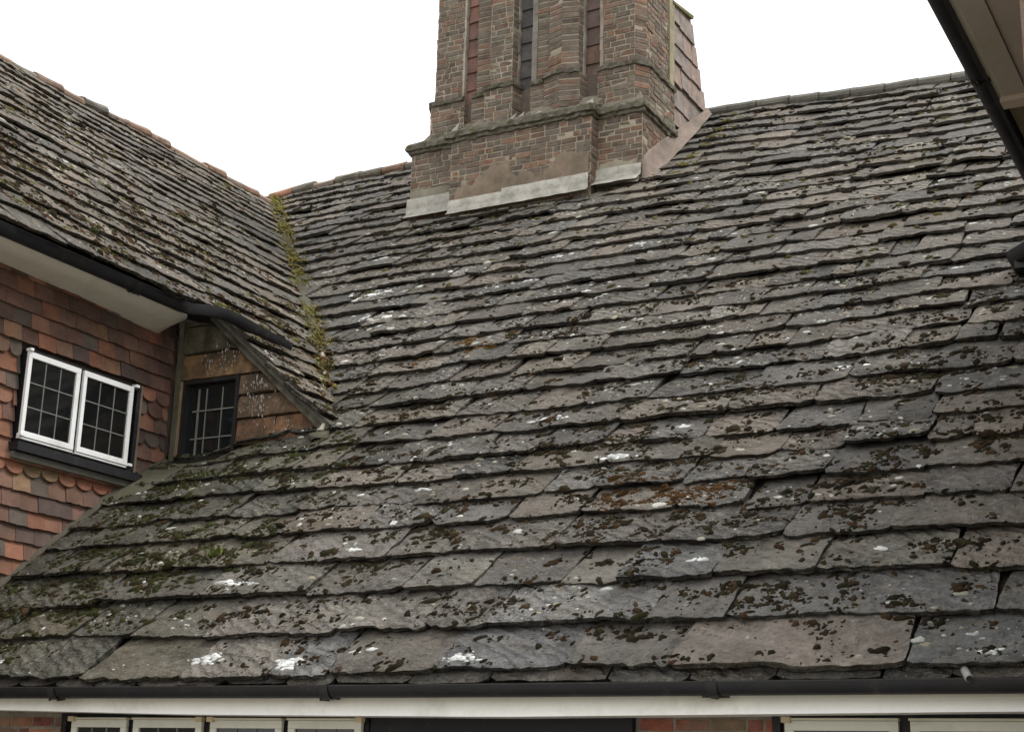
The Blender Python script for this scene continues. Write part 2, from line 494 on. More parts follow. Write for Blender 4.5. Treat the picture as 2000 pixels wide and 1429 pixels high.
# ---- ridge tiles
def ridge_tile(p, q, col, r=.12, drop=.8):
    p, q = np.array(p, float), np.array(q, float)
    d = (q-p)/np.linalg.norm(q-p)
    side = np.cross(d, (0, 0, 1)); side /= np.linalg.norm(side)
    upv = np.cross(side, d)
    m = MB()
    rows = []
    for t in (0, .06, .5, .94, 1):
        row = []
        rr = r*(1.06 if t in (.94, 1) else 1.)
        for an in np.linspace(-drop, math.pi+drop-.0, 11):
            row.append(p+(q-p)*t+side*math.cos(an)*rr*1.05+upv*(math.sin(an)*rr*.75-.05)+R.normal(0, .0025, 3))
        rows.append(row)
    rows.append([x_-upv*.03 for x_ in rows[-1]])
    rows.insert(0, [x_-upv*.03 for x_ in rows[0]])
    m.grid(np.array(rows), col, R.random(), False)
    return m
ORG = (.34, .18, .115)
def rcol():
    return np.array([(.17, .15, .12), (.2, .15, .115), (.26, .165, .115), (.14, .13, .11)][R.integers(4)])*R.uniform(.85, 1.15)
x = -14.32
i = 0
while x < 4:
    L = R.uniform(.40, .47)
    if not (-10.1 < x < -7.2):
        zz = np.interp([x, x+L], RX, RZ)+R.normal(0, .004, 2)
        if i in (2,): zz = zz-.05
        t = ridge_tile((x, YR, zz[0]-.03), (x+L-.01, YR, zz[1]-.03), ORG if i == 0 else (rcol() if x < -7.5 else np.array((.18, .175, .15))*R.uniform(.85, 1.15)), .115 if i else .105)
        o = t.build('ridge_tile', TILE, main_roof)
        if i == 0: o['label'] = 'orange clay ridge tile at the top of the valley'
    x += L; i += 1
y = 4.
while y < 17.0:
    L = R.uniform(.40, .47)
    g = wing_len(np.array([y, y+L]))
    p = wing_fr(np.array([y, y+L]), g, 0.)
    lift = R.uniform(-.02, .03)
    oc = R.random() < .3
    t = ridge_tile(p[0]+(0, 0, lift-.01), p[1]+(0, -.01, lift+R.normal(0, .01)-.01), np.array((.26, .18, .135))*R.uniform(.8, 1.2) if oc else rcol(), .105)
    t.build('ridge_tile', TILE, wing_roof)
    y += L

# ---- valley mortar, verge
def path_tube(mb, P, r, col, seg=8, rj=0., flat=1.):
    P = np.array(P, float)
    rows = []
    for i in range(len(P)):
        d = P[min(i+1, len(P)-1)]-P[max(i-1, 0)]; d /= np.linalg.norm(d)
        s1 = np.cross(d, (0, 0, 1.)); s1 /= np.linalg.norm(s1)+1e-9
        s2 = np.cross(s1, d)
        rr = (r if np.isscalar(r) else r[i])*(1+R.uniform(-rj, rj))
        rows.append([P[i]+rr*(math.cos(t)*s1+flat*math.sin(t)*s2)*(1+R.uniform(-rj, rj)*.5) for t in np.linspace(0, 2*math.pi, seg, endpoint=False)])
    mb.grid(np.array(rows), col, R.random(), True, True)
VZ = np.linspace(4.50, 10.3, 90)
def valley_pt(z, off=0.):
    x_ = -8.6618-(z-5.7005)/TQ if z > 5.7 else np.interp(z, [4.5, 5.7], [-7.52, -8.66])
    return np.array([x_, valley_y(z), z+off])
m = MB()
path_tube(m, [valley_pt(z, .0)+R.normal(0, .012, 3) for z in np.linspace(4.42, 10.35, 150)], .075, (.1, .095, .07), 8, .35, .6)
o = m.build('valley_mortar', MORTAR, house)
m = MB()
zz = np.linspace(4.46, 4.98, 40)
path_tube(m, [valley_pt(z, .045)+R.normal(0, .01, 3)-np.array([.0, .03, 0]) for z in zz], .018, (.42, .4, .33), 7, .45)
m.build('valley_mortar', MORTAR, house)['label'] = 'pale crumbled mortar at the foot of the valley'
for z in (5.05, 5.3, 5.62, 6.1):
    m = MB()
    path_tube(m, [valley_pt(z+t, .06)+R.normal(0, .008, 3) for t in np.linspace(0, R.uniform(.04, .1), 5)], .02, (.36, .34, .28), 7, .4)
    m.build('valley_mortar', MORTAR, house)

# verge of the catslide: stone edge and lead strip
m = MB()
for q in range(2):
    s = np.linspace(-1.70, .12, 40)
    for lay, (y0, y1_, n0, n1, c) in enumerate(((10.30, 10.50, -.085, -.03, (.085, .08, .066)), (10.325, 10.5, -.14, -.088, (.105, .098, .078)))[q:q+1]):
        A0 = y0+.07*(fbm(s*7+q*9, s*0, 3)-.5)
        rows = [wing_fr(A0+.2, s, n1), wing_fr(A0, s, n1), wing_fr(A0+.008, s, (n0+n1)/2), wing_fr(A0, s, n0), wing_fr(A0+.2, s, n0)]
        m.grid(np.stack(rows), c, .3+q, False)
m.build('verge', SANDST, house)['label'] = 'raking stone and lead verge above the small barred window'

# ---- fillets where the roof meets the wing wall
m = MB()
ss = np.linspace(.9, 3.62, 60)
A0 = XW+.0*ss
rows = [main_fr(A0, ss, .065+.02*fbm(ss*4, ss*0)), main_fr(A0+.015, ss, .055), main_fr(A0+.02+.03*fbm(ss*5, ss*0+3), ss, .045), main_fr(A0+.02+.06*fbm(ss*4, ss*0+3), ss, .015)]
m.grid(np.stack(rows), (.09, .082, .062), .4, True)
# broad smear by the sill
ss = np.linspace(2.62, 3.52, 26)[:, None]; uu = np.linspace(0, 1, 14)[None, :]
wdt = .16+.62*((ss-2.62)/.9)**1.2
AA = XW+.02+uu*wdt
NN = .03-.035*uu**2+.018*(fbm(AA*7, ss*7)-.5)
m.grid(main_fr(AA, ss+0*uu, NN), (.12, .115, .08), .9, True)
m.build('mortar_fillet', MORTAR, house)

# ================================================================ wing wall, tile hung
wall = MB()
wall.bb(-17.5, XW-.03, 4.4, 17, -.35, 5.62, (.1, .07, .06))
wall.build('wall', MORTAR, house)
tiles = MB()
TC = [(.29, .125, .075), (.24, .115, .075), (.18, .1, .07), (.13, .075, .06), (.09, .062, .055), (.27, .15, .085), (.33, .13, .08), (.16, .085, .065), (.30, .19, .11), (.105, .085, .07)]
TC = [tuple(np.array(c_)*.78+np.array((.024, .018, .014))*1.) for c_ in TC]
TCW = np.array([9, 12, 15, 16, 11, 6, 3, 15, 4, 12.]); TCW /= TCW.sum()
PW, PH = .196, .135
WY0, WY1, WZ0, WZ1 = 8.465, 9.84, 4.17, 4.98
def hung_tile(y0, wd, zt, scallop, col, ztop=None):
    """tail at zt, tile hangs at a slight tilt"""
    hgt = PH+.06
    j = R.normal(0, .003)
    bot = []
    if scallop:
        for t in np.linspace(0, 1, 13):
            an = math.pi*t
            bot.append((y0+wd/2-wd*.47*math.cos(an), zt+.062-.062*math.sin(an)*1.0))
        bot = [(y0+.004, zt+.075)]+bot+[(y0+wd-.004, zt+.075)]
    else:
        n_ = 5
        e = R.normal(0, .0025, n_)
        bot = [(y0+.002+(wd-.004)*t, zt+e[i_]) for i_, t in enumerate(np.linspace(0, 1, n_))]
    k = len(bot)
    xo = lambda z: XW+.036-(z-zt)*.19+j
    v = [(xo(z), y_, z) for y_, z in bot]+[(xo(zt+hgt), y_, zt+hgt) for y_, z in bot]+[(xo(z)-.014, y_, z-.002) for y_, z in bot]
    f = [(i_, i_+1, k+i_+1, k+i_) for i_ in range(k-1)]+[(2*k+i_, 2*k+i_+1, i_+1, i_) for i_ in range(k-1)]
    f += [(0, k, 2*k), (k-1, 3*k-1, 2*k-1)]
    tiles.add(v, f, col, R.random(), False)
kmin, kmax = -14, 13
for k in range(kmin, kmax):
    zt = 3.95+k*PH
    sc_row = k == 0
    off = (k % 2)*PW/2+.008
    y = 4.5-(.0)+off
    n_ = 0
    while y < 10.28:
        wd = PW+R.normal(0, .0)
        sc = sc_row and y < 9.50
        if k in (4, 6) and (y > 9.75): sc = True
        if k in (7,) and y < 8.5 or (k == 7 and y > 9.85): sc = True
        if k in (4,) and y < 8.3: sc = True
        y0 = y
        y1_ = min(y+wd, 10.27)
        # leave the window out
        if zt+PH > WZ0-.02 and zt < WZ1 and y1_ > WY0 and y0 < WY1:
            if y0 < WY0-.03: y1_ = WY0
            elif y1_ > WY1+.03: y0 = WY1
            else:
                y += wd; continue
        if y1_-y0 > .03:
            # roof cuts the wall: leave out what is well below it
            if zg+TP*((y0+y1_)/2-D) < zt+.3 or y1_ < D:
                c = np.array(TC[R.choice(len(TC), p=TCW)])*R.uniform(.8, 1.15)
                if sc_row: c = np.array([(.25, .115, .07), (.23, .10, .065), (.19, .13, .075), (.27, .125, .075)][R.integers(4)])
                hung_tile(y0, y1_-y0, zt+R.normal(0, .0025), sc, c)
        y += wd
tiles.build('tile_hanging', TILE, house)['label'] = 'hung red and brown clay tiles with a scalloped row'

# two-light casement window in the wing
def bar(mb, p, q, wy, wx, col, rnd=0., axis=(1, 0, 0)):
    """rectangular bar from p to q; wx along axis, wy across"""
    p, q, ax = np.array(p, float), np.array(q, float), np.array(axis, float)
    d = q-p
    n_ = np.cross(d, ax); n_ /= np.linalg.norm(n_)
    mb.box(p-n_*wy/2-ax*wx/2, d, n_*wy, ax*wx, col, rnd)

def window(name_label, o, U, V, N_, w_, h_, sashes, frame_t=.05, rows=3, cols=3, sash_w=.045, out=.0, lead=(.14, .145, .14), inner=(.012, .013, .013), frame_col=(.012, .012, .014), sill=True, lowlift=0.):
    """o lower left corner; U right, V up, N_ outward. sashes: list of (u0,u1)"""
    o, U, V, N_ = (np.array(t, float) for t in (o, U, V, N_))
    f = MB()
    P = lambda u, v, n_: o+U*u+V*v+N_*n_
    def b(mb, u0, u1, v0, v1, n0, n1, col, jit=0.): mb.box(P(u0, v0, n0), U*(u1-u0), V*(v1-v0), N_*(n1-n0), col, R.random(), jit)
    b(f, 0, w_, h_-frame_t, h_, -.04, .035, frame_col)
    b(f, 0, w_, 0, frame_t, -.04, .035, frame_col)
    b(f, 0, frame_t, frame_t, h_-frame_t, -.04, .033, frame_col)
    b(f, w_-frame_t, w_, frame_t, h_-frame_t, -.04, .033, frame_col)
    for i_ in range(len(sashes)-1):
        c_ = (sashes[i_][1]+sashes[i_+1][0])/2
        b(f, c_-.028, c_+.028, frame_t, h_-frame_t, -.04, .031, frame_col)
    b(f, 0, w_, 0, h_, -.06, -.042, (.01, .01, .01))
    root = f.build('window', BLACK, house)
    root['label'] = name_label
    if sill:
        s_ = MB()
        s_.box(P(-.05, -.075, -.03), U*(w_+.1), V*.073, N_*.13, (.016, .016, .018))
        s_.box(P(-.05, -.135, -.03), U*(w_+.09), V*.058, N_*.085, (.12, .115, .1), .5, .006)
        s_.build('sill', BLACK, root)
    return root, P, b, f
wy0, wy1 = 8.488, 9.84
root, P, b, f = window('window of two white leaded casements in a black frame', (XW+.03, wy0, 4.19), (0, 1, 0), (0, 0, 1), (1, 0, 0), wy1-wy0, .79, [(-.016, .574), (.614, 1.226)], frame_t=.04)
WHITE = (.84, .85, .85)
for (u0, u1, n0) in ((-.016, .574, .045), (.614, 1.226, .045)):
    sb = MB()
    v0, v1 = .048, .755
    t_ = .048
    b(sb, u0, u1, v1-t_, v1, n0, n0+.03, WHITE)
    b(sb, u0, u1, v0, v0+t_, n0, n0+.03, WHITE)
    b(sb, u0, u0+t_*.8, v0+t_, v1-t_, n0, n0+.029, WHITE)
    b(sb, u1-t_, u1, v0+t_, v1-t_, n0, n0+.029, WHITE)
    b(sb, u0-.006, u1+.004, v0-.02, v0-.003, n0-.012, n0+.022, WHITE)
    # hinges / stays
    hu = u0-.01 if u0 < .3 else u1-.03
    for hv in ((v1+.004), (v0-.0)):
        b(sb, hu-(.0 if u0 < .3 else -.03), hu+(.035 if u0 < .3 else .075), hv-.002, hv+.022, n0-.005, n0+.05, WHITE)
    so_ = sb.build('casement', PAINT, root, .003)
    pane = MB()
    b(pane, u0+t_*.8, u1-t_, v0+t_, v1-t_, n0+.004, n0+.012, (.008, .009, .009))
    # depth limit: the pane and its leads are pieces of the window
    pane.build('pane', GLASS, root)
    ld = MB()
    iu0, iu1, iv0, iv1 = u0+t_*.8, u1-t_, v0+t_, v1-t_
    for k in (1, 2):
        c_ = iu0+(iu1-iu0)*k/3
        b(ld, c_-.005, c_+.005, iv0, iv1, n0+.0125, n0+.017, (.16, .165, .16))
        c_ = iv0+(iv1-iv0)*k/3
        b(ld, iu0, iu1, c_-.005, c_+.005, n0+.0125, n0+.0185, (.16, .165, .16))
    ld.build('leading', LEAD, root)
m = MB()
m.bb(XW+.0, XW+.045, 9.862, 9.895, 4.1, 5.0, (.2, .16, .12), .2, .004)
m.build('mortar_fillet', MORTAR, house)
# course of plain brick-like tiles beneath the sill
m = MB()
y = 7.9
while y < 9.75:
    wd = R.uniform(.19, .22)
    m.bb(XW+.0, XW+.05, y+.004, min(y+wd, 9.83)-.004, 4.045, 4.09, np.array(((.3, .15, .1), (.26, .17, .11), (.2, .11, .08))[R.integers(3)])*R.uniform(.8, 1.1), R.random(), .003)
    y += wd
m.build('tile_course', TILE, house)

# ---- soffit of the wing
m = MB()
ys = np.concatenate([np.linspace(4.2, 9.9, 20), [9.97, 10.02, 10.05]])
inn = np.array([[XW, y_, np.interp(y_, [8.1, 9, 10], [5.606, 5.587, 5.545])] for y_ in ys])
oz = np.full(len(ys), 5.625); ox = np.full(len(ys), -8.83)
ox[-3:] = [-8.86, -8.93, -9.05]; 
out_ = np.array([[ox[i_], ys[i_], oz[i_]] for i_ in range(len(ys))])
mid = (inn+out_)/2; mid[:, 2] += .004
up_ = out_.copy(); up_[:, 2] += .1
m.grid(np.stack([inn, mid, out_, up_]), (.62, .6, .52), .2, True)
m.build('soffit', PLASTER, house)['label'] = 'off-white painted soffit under the wing gutter'

# ---- cheek wall with the barred window (faces the camera)
ck = MB()
def zroof(x_): return np.interp(x_, [-9.27, -8.81, -8.36, -7.84, -7.50], [5.80, 5.64, 5.27, 4.79, 4.52])
rowz = [4.25, 4.50, 4.752, 4.972, 5.17, 5.425, 5.7, 5.95]
def zwarp(x_, z): return z-.02*(x_+8.5)*0+.0
SC = [(.25, .14, .08), (.21, .135, .085), (.27, .15, .08), (.19, .13, .08), (.24, .13, .075), (.17, .13, .085)]
GW0, GW1, GZ0, GZ1 = -9.175, -8.528, 4.40, 5.16
ck.bb(-9.3, -7.45, 10.43, 10.5, 3.8, 4.55, (.1, .08, .06))
ck.add([(-9.3, 10.43, 4.5), (-7.45, 10.43, 4.5), (-8.75, 10.43, 5.65), (-9.3, 10.43, 5.8)], [(0, 1, 2, 3)], (.06, .05, .035))
for i_ in range(len(rowz)-1):
    z0, z1 = rowz[i_], rowz[i_+1]
    xs_ = [-9.3, GW1, -8.1 if i_ % 2 else -7.95, -7.4] if z0 < 5.1 else [-9.3, -8.75 if i_ % 2 else -8.9, -7.4]
    if i_ == 4: xs_ = [-9.3, -7.4]
    for j in range(len(xs_)-1):
        x0, x1 = xs_[j], xs_[j+1]
        if z0 < 5.1 and x0 < GW1-.01: continue
        # clip the block to the raking line
        nx = 14
        xx = np.linspace(x0, x1, nx)
        zt = np.minimum(z1-.008, zroof(xx)); zb = np.minimum(z0+.004, zroof(xx)-.002)
        c = np.array(SC[R.integers(len(SC))])*R.uniform(.85, 1.1)
        if i_ >= 5: c = np.array((.14, .125, .085))
        if i_ == 4: c = np.array((.25, .155, .08))
        off = R.uniform(0, 50)
        dy = lambda t: -.03*(fbm(xx*5+off, xx*0+t, 2)-.5)
        rows = [np.stack([xx, 10.43+0*xx, zt], -1), np.stack([xx, 10.392+dy(0), zt-.006], -1), np.stack([xx, 10.378+dy(1), zt*.6+zb*.4], -1),
                np.stack([xx, 10.368+dy(2), zb+.01], -1), np.stack([xx, 10.37+dy(3), zb], -1), np.stack([xx, 10.43+0*xx, zb], -1)]
        ck.grid(np.stack(rows), c, R.random(), False)
ck.build('wall', SANDST, house)['label'] = 'small cheek wall of brown stained hung stones'
# corner strips beside the barred window
m = MB()
m.box((-9.27, 10.345, 4.40), (.055, 0, 0), (0, .09, 0), (0, 0, 1.33), (.13, .12, .085), .1, .004)
m.box((-9.213, 10.358, 4.44), (.036, 0, 0), (0, .06, 0), (0, 0, .72), (.26, .2, .125), .8, .004)
m.build('corner_strip', MORTAR, house)
# white lime splashes
m = MB()
def splash(mb, cx, cy_, cz, sx, sz, n_, col=(.42, .38, .33), k=(.002, .009)):
    n_ = int(n_*1.8); sx *= 1.35; sz *= 1.4
    for _ in range(n_):
        px, pz = cx+R.normal(0, sx), cz+R.normal(0, sz)
        if (GW0-.02 < px < GW1+.02 and pz < GZ1+.03) or pz > zroof(px)-.04: continue
        r = R.uniform(*k)
        an = np.linspace(0, 2*math.pi, 8, endpoint=False)
        rr = r*R.uniform(.5, 1.2, 8)
        v = [(px, cy_-.004, pz)]+[(px+rr[q]*math.cos(an[q]), cy_-.0005, pz+2.2*rr[q]*math.sin(an[q])) for q in range(8)]
        mb.add(v, [(0, 1+q, 1+(q+1) % 8) for q in range(8)], np.array(col)*R.uniform(.6, 1.1), R.random())
for cx, cz, sx, sz, n_ in ((-8.3, 5.07, .06, .04, 26), (-8.28, 4.88, .08, .05, 34), (-8.3, 4.81, .05, .03, 14), (-8.75, 5.33, .05, .06, 22), (-8.9, 5.28, .04, .04, 12), (-8.6, 5.36, .05, .04, 8), (-8.2, 4.66, .15, .04, 10), (-8.0, 4.6, .06, .05, 8)):
    splash(m, cx, 10.362, cz, sx, sz, n_)
tag(m.build('lime_stain', LICHEN, house), kind='stuff')

root, P, b, f = window('small dark barred window in the cheek wall', (GW0, 10.39, GZ0), (1, 0, 0), (0, 0, 1), (0, -1, 0), GW1-GW0, GZ1-GZ0, [(.05, .6)], frame_t=.035, frame_col=(.02, .02, .02), sill=False)
pane = MB(); b(pane, .035, .61, .035, .72, -.03, -.024, (.012, .014, .015)); pane.build('pane', GLASS, root)
m = MB()
for u, w_ in ((.16, .020), (.25, .010), (.435, .010)):
    b(m, u-w_/2, u+w_/2, .03, .68, -.02, -.012, (.2, .2, .17))
for v in (.21, .47):
    b(m, .10, .585, v-.006, v+.006, -.011, -.005, (.2, .2, .18))
m.build('bar', LEAD, root)
m = MB()
b(m, -.13, .56, -.035, -.006, -.01, .06, (.02, .02, .02))
m.build('sill', BLACK, root)
m = MB()
b(m, -.10, .52, -.075, -.04, .01, .075, (.42, .44, .43), .006)
m.build('flashing', LEAD, root)

# ---- gutters
def gutter(path, side, rad=.055, dep=.07, thick=.006, name='gutter', parent=None, brackets=(), col=(.013, .013, .015), colr=BLACK, stick=()):
    """half-round gutter; path = points on the visible lip; side = unit vector from the lip to the wall"""
    P_ = np.array(path, float); side = np.array(side, float)
    m = MB()
    def prof(p, ro=0.):
        row = []
        for t in np.linspace(0, math.pi, 13):
            row.append(p+side*(rad-(rad+ro)*math.cos(t))+np.array([0, 0, -(dep+ro)*math.sin(t)]))
        return row
    outer = [prof(p) for p in P_]; inner = [prof(p, -thick) for p in P_]
    m.grid(np.array(outer), col, .2, True); m.grid(np.array(inner), col, .2, True)
    lip = np.array([[o_[0]+np.array([0, 0, .0]), o_[0]+np.array([0, 0, .007])-side*.004, i_[0]+np.array([0, 0, .007])+side*.003, i_[0]] for o_, i_ in zip(outer, inner)])
    m.grid(lip, (.05, .05, .048), .5, False)
    for e in (0, -1):
        m.add(outer[e], [tuple(range(13))], col)
    g = m.build(name, BLACK, parent)
    for d0 in brackets:
        acc = 0
        for i_ in range(len(P_)-1):
            L = np.linalg.norm(P_[i_+1]-P_[i_])
            if acc+L >= d0:
                p = P_[i_]+(P_[i_+1]-P_[i_])*(d0-acc)/L
                t = (P_[i_+1]-P_[i_])/L
                bm = MB()
                bm.grid(np.array([prof(p-t*.03, .009), prof(p+t*.03, .009)]), (.02, .02, .02), .1, True)
                for q in range(7):
                    c = p+side*R.uniform(.045, .07)+t*(q-3.5)*.02+np.array([0, 0, -dep-R.uniform(.004, .016)])
                    bm.box(c, t*.026, side*R.uniform(.006, .015), np.array([0, 0, .024]), (.03, .028, .02), R.random(), .004)
                bm.build('bracket', BLACK, g)
                break
            acc += L
    return g
gx = np.linspace(-9.2, -1.05, 40)
gutter(np.stack([gx, 7.5+0*gx, 2.172-.004*np.cos((gx+5)*.7)], -1), (0, 1, 0), .06, .066, parent=house, brackets=(1.65, 3.85, 6.3))['label'] = 'long black gutter below the main roof'
wp = [(-8.7466, y_, 5.712) for y_ in np.linspace(4.2, 9.78, 14)]+[(-8.70, 9.85, 5.70), (-8.52, 9.9, 5.672), (-8.43, 10.02, 5.66), (-8.41, 10.17, 5.648), (-8.41, 10.55, 5.62), (-8.41, 10.96, 5.60)]
gutter(wp, (-1, 0, 0), .055, .085, parent=house, brackets=(5.0,))['label'] = 'black gutter of the left wing with a bend near its end'
# ---- fascia and ground floor front
m = MB()
xs_ = np.linspace(-9.27, -1.0, 30)
zb = np.interp(xs_, [-8.4, -6.5, -4.2, -1.4], [2.04, 2.008, 1.998, 2.03])
m.grid(np.stack([np.stack([xs_, 7.62+0*xs_, zb*0+2.16], -1), np.stack([xs_, 7.615+0*xs_, zb*0+2.09], -1), np.stack([xs_, 7.60+0*xs_, zb], -1), np.stack([xs_, 7.9+0*xs_, zb+.004], -1)]), np.repeat([[.7, .68, .58], [.72, .7, .6], [.86, .86, .83], [.8, .8, .75]], 30, 0), .3, False)
m.build('fascia', PAINT, house)['label'] = 'white painted fascia board under the main gutter'

BC = [(.2, .09, .062), (.17, .085, .065), (.13, .075, .06), (.24, .11, .07), (.11, .075, .065), (.2, .12, .08)]
def brick_run(mb, p, q, z0f, z1, outn, cols, hb=.060, mj=.018, lb=.21, prot=.007, start=0., rows_cb=None, jit=.004):
    """courses of bricks on the line p>q (2D), between a lower limit function and z1"""
    p, q, outn = np.array(p, float), np.array(q, float), np.array(outn, float)
    L = np.linalg.norm(q-p); t = (q-p)/L
    zlo = min(z0f(0), z0f(1))
    k = 0
    z = z1-(math.ceil((z1-zlo)/(hb+mj)))*(hb+mj)
    while z < z1-.01:
        u = -R.uniform(0, lb) if L > .3 else 0
        while u < L-.004:
            ln = (lb if R.random() < .6 else .102) if L > .3 else L
            ua, ub = max(u, 0), min(u+ln, L)
            if ub-ua > .025 and z+hb > z0f((ua+ub)/2/L):
                c = np.array(cols[R.integers(len(cols))])*R.uniform(.95, 1.6)
                pr_ = prot+R.normal(0, .0025)
                e = mj*.5 if L > .3 else .001
                P0 = p+t*(ua+e); P1 = p+t*(ub-e)
                mb.box((P0[0]-outn[0]*.03, P0[1]-outn[1]*.03, z+R.normal(0, .001)), (P1[0]-P0[0], P1[1]-P0[1], 0), (outn[0]*(.03+pr_), outn[1]*(.03+pr_), 0), (0, 0, hb), c, R.random(), jit)
            u += ln+.0
        z += hb+mj
        k += 1

gw = MB()
FY = 7.92
gw.bb(-9.3, -.95, FY, FY+.25, -.35, 2.12, (.3, .27, .22))
for x0, x1 in ((-9.27, -7.8), (-3.50, -2.70)):
    brick_run(gw, (x0, FY), (x1, FY), lambda u: -.3, 2.02, (0, -1), [(.27, .09, .06), (.3, .14, .08), (.2, .08, .06), (.26, .17, .1)])
# side walls so the house stands complete
gb = MB(); gb.bb(-9.3, -9.25, 7.5, 10.4, -.35, 3.0, (.2, .12, .09)); gb.build('wall', BRICK, house)
gb = MB(); gb.bb(-18, 5, 26, 26.3, -.35, 5, (.2, .12, .09)); gb.build('wall', BRICK, house)
gw.build('wall', BRICK, house)['label'] = 'ground floor brick wall under the eaves'

def ground_window(label, x0, x1, sash, ztop=2.0, h_=1.15, leads=True):
    root, P, b, f = window(label, (x0, FY-.02, ztop-h_+.03), (1, 0, 0), (0, 0, 1), (0, -1, 0), x1-x0, h_, [(s0-x0, s1-x0) for s0, s1 in sash], frame_t=.045, sill=True)
    for s0, s1 in sash:
        u0, u1 = s0-x0, s1-x0
        v0, v1 = .06, h_-.045
        t_ = .05
        sb = MB()
        cr = (.68, .68, .6)
        b(sb, u0, u1, v1-t_, v1, .04, .07, cr); b(sb, u0, u1, v0, v0+t_, .04, .07, cr)
        b(sb, u0, u0+t_, v0+t_, v1-t_, .04, .069, cr); b(sb, u1-t_, u1, v0+t_, v1-t_, .04, .069, cr)
        b(sb, u0-.005, u1+.005, v1+.001, v1+.014, .03, .085, (.6, .58, .46))
        hx = u0-.01 if (sash.index((s0, s1)) % 2 == 0) else u1-.03
        b(sb, hx, hx+.05, v1-.012, v1+.02, .06, .1, (.55, .45, .3))
        sb.build('casement', PAINT, root, .003)
        pn = MB(); b(pn, u0+t_, u1-t_, v0+t_, v1-t_, .045, .052, (.03, .032, .03)); pn.build('pane', GLASS, root)
        ld = MB()
        for k in (1, 2): 
            c_ = u0+t_+(u1-u0-2*t_)*k/3
            b(ld, c_-.005, c_+.005, v0+t_, v1-t_, .0525, .058, (.16, .16, .15))
        for k in (1, 2, 3):
            c_ = v0+t_+(v1-v0-2*t_)*k/4
            b(ld, u0+t_, u1-t_, c_-.005, c_+.005, .0525, .0595, (.16, .16, .15))
        ld.build('leading', LEAD, root)
ground_window('row of four white casements under the gutter at lower left', -7.79, -5.26, [(-7.66, -7.17), (-7.11, -6.53), (-6.46, -5.89), (-5.84, -5.29)])
ground_window('pair of white casements under the gutter at lower right', -2.70, -1.2, [(-2.62, -2.02), (-1.96, -1.34)], 2.01)
m = MB()
m.bb(-5.25, -3.51, FY-.05, FY-.002, -.3, 2.03, (.008, .008, .010))  # flat near-black sheet standing in for the shaded gap below the eaves
for k in range(0): m.bb(-5.25+k*.165, -5.25+k*.165+.012, FY-.058, FY-.051, -.3, 2.0, (.02, .02, .022))
m.build('dark_recess', BLACK, house)['label'] = 'wide black panel painted in for the dark recess between the lower windows'
m = MB()
p0 = np.array([-1.62, 7.57, 2.225])
dirv = np.array([.04, -.09, -.05])
rows = []
for t, r in ((0, .016), (.02, .021), (.95, .021), (1., .016)):
    c = p0+dirv*t
    s1 = np.cross(dirv, (0, 0, 1.)); s1 /= np.linalg.norm(s1); s2 = np.cross(s1, dirv/np.linalg.norm(dirv))
    rows.append([c+r*(math.cos(a_)*s1+math.sin(a_)*s2) for a_ in np.linspace(0, 2*math.pi, 14, endpoint=False)])
m.grid(np.array(rows), (.3, .3, .3), .1, True, True)
m.add(rows[-1], [tuple(range(14))], (.02, .02, .02))
m.build('pipe_stub', LEAD, house)

# ================================================================ chimney
CB = [tuple(np.array(q_)*np.array((1.08, .98, .88))) for q_ in [(.135, .09, .075), (.12, .088, .076), (.11, .09, .08), (.155, .105, .082), (.10, .088, .08), (.14, .108, .09), (.13, .118, .10), (.18, .11, .082), (.11, .092, .082), (.12, .105, .09)]]
ch = MB(); cm_ = MB()
def poly_wall(pts, z0f, z1, cols, prot=.006):
    """pts: plan polyline, outward side on the right hand when walking; z0f(x,y) lower limit"""
    for (a_, b_) in zip(pts[:-1], pts[1:]):
        a_, b_ = np.array(a_, float), np.array(b_, float)
        L = np.linalg.norm(b_-a_)
        if L < .02: continue
        t = (b_-a_)/L; n_ = np.array([t[1], -t[0]])
        lo = lambda u, a_=a_, b_=b_: z0f(*(a_+(b_-a_)*u))
        cm_.add([(a_[0], a_[1], lo(0)-.1), (b_[0], b_[1], lo(1)-.1), (b_[0], b_[1], z1), (a_[0], a_[1], z1)], [(0, 1, 2, 3)], (.37, .325, .25), .2)
        brick_run(ch, a_, b_, lo, z1, n_, cols, prot=prot)
def offset(pts, d):
    pts = np.array(pts, float); out = []
    for i_ in range(len(pts)):
        ns = []
        for j in (i_-1, i_):
            if 0 <= j < len(pts)-1:
                t = pts[j+1]-pts[j]; t /= np.linalg.norm(t); ns.append(np.array([t[1], -t[0]]))
        n_ = sum(ns); n_ /= np.linalg.norm(n_)
        out.append(pts[i_]+n_*d/max(.5, float(n_@ns[0])))
    return np.array(out)
def band(mb, pts, prof, col, sub=.12, jit=.004):
    """sweep profile [(offset, z)] along the plan polyline"""
    pts = np.array(pts, float)
    fine = [pts[0]]
    rows = []
    for d, z in prof:
        o_ = offset(pts, d)
        row = []
        for a_, b_ in zip(range(len(pts)-1), range(1, len(pts))):
            L = np.linalg.norm(pts[b_]-pts[a_]); k = max(1, int(L/sub))
            for q in range(k): row.append(list(o_[a_]+(o_[b_]-o_[a_])*q/k)+[z])
        row.append(list(o_[-1])+[z])
        rows.append(row)
    G = np.array(rows)
    G += R.normal(0, jit, G.shape)*np.array([1, 1, 1.])
    mb.grid(G, col, .4, False)
zr_ = lambda x_, y_: zg+TP*(y_-D)
base = [(-10.08, 17.7), (-10.08, 15.40), (-9.40, 15.40), (-9.40, 15.28), (-7.41, 15.28), (-7.41, 15.45), (-6.80, 15.45), (-6.80, 16.42)]
ZS = 9.60
poly_wall(base, lambda x_, y_: max(zr_(x_, y_)-.05, 8.3), ZS, CB)
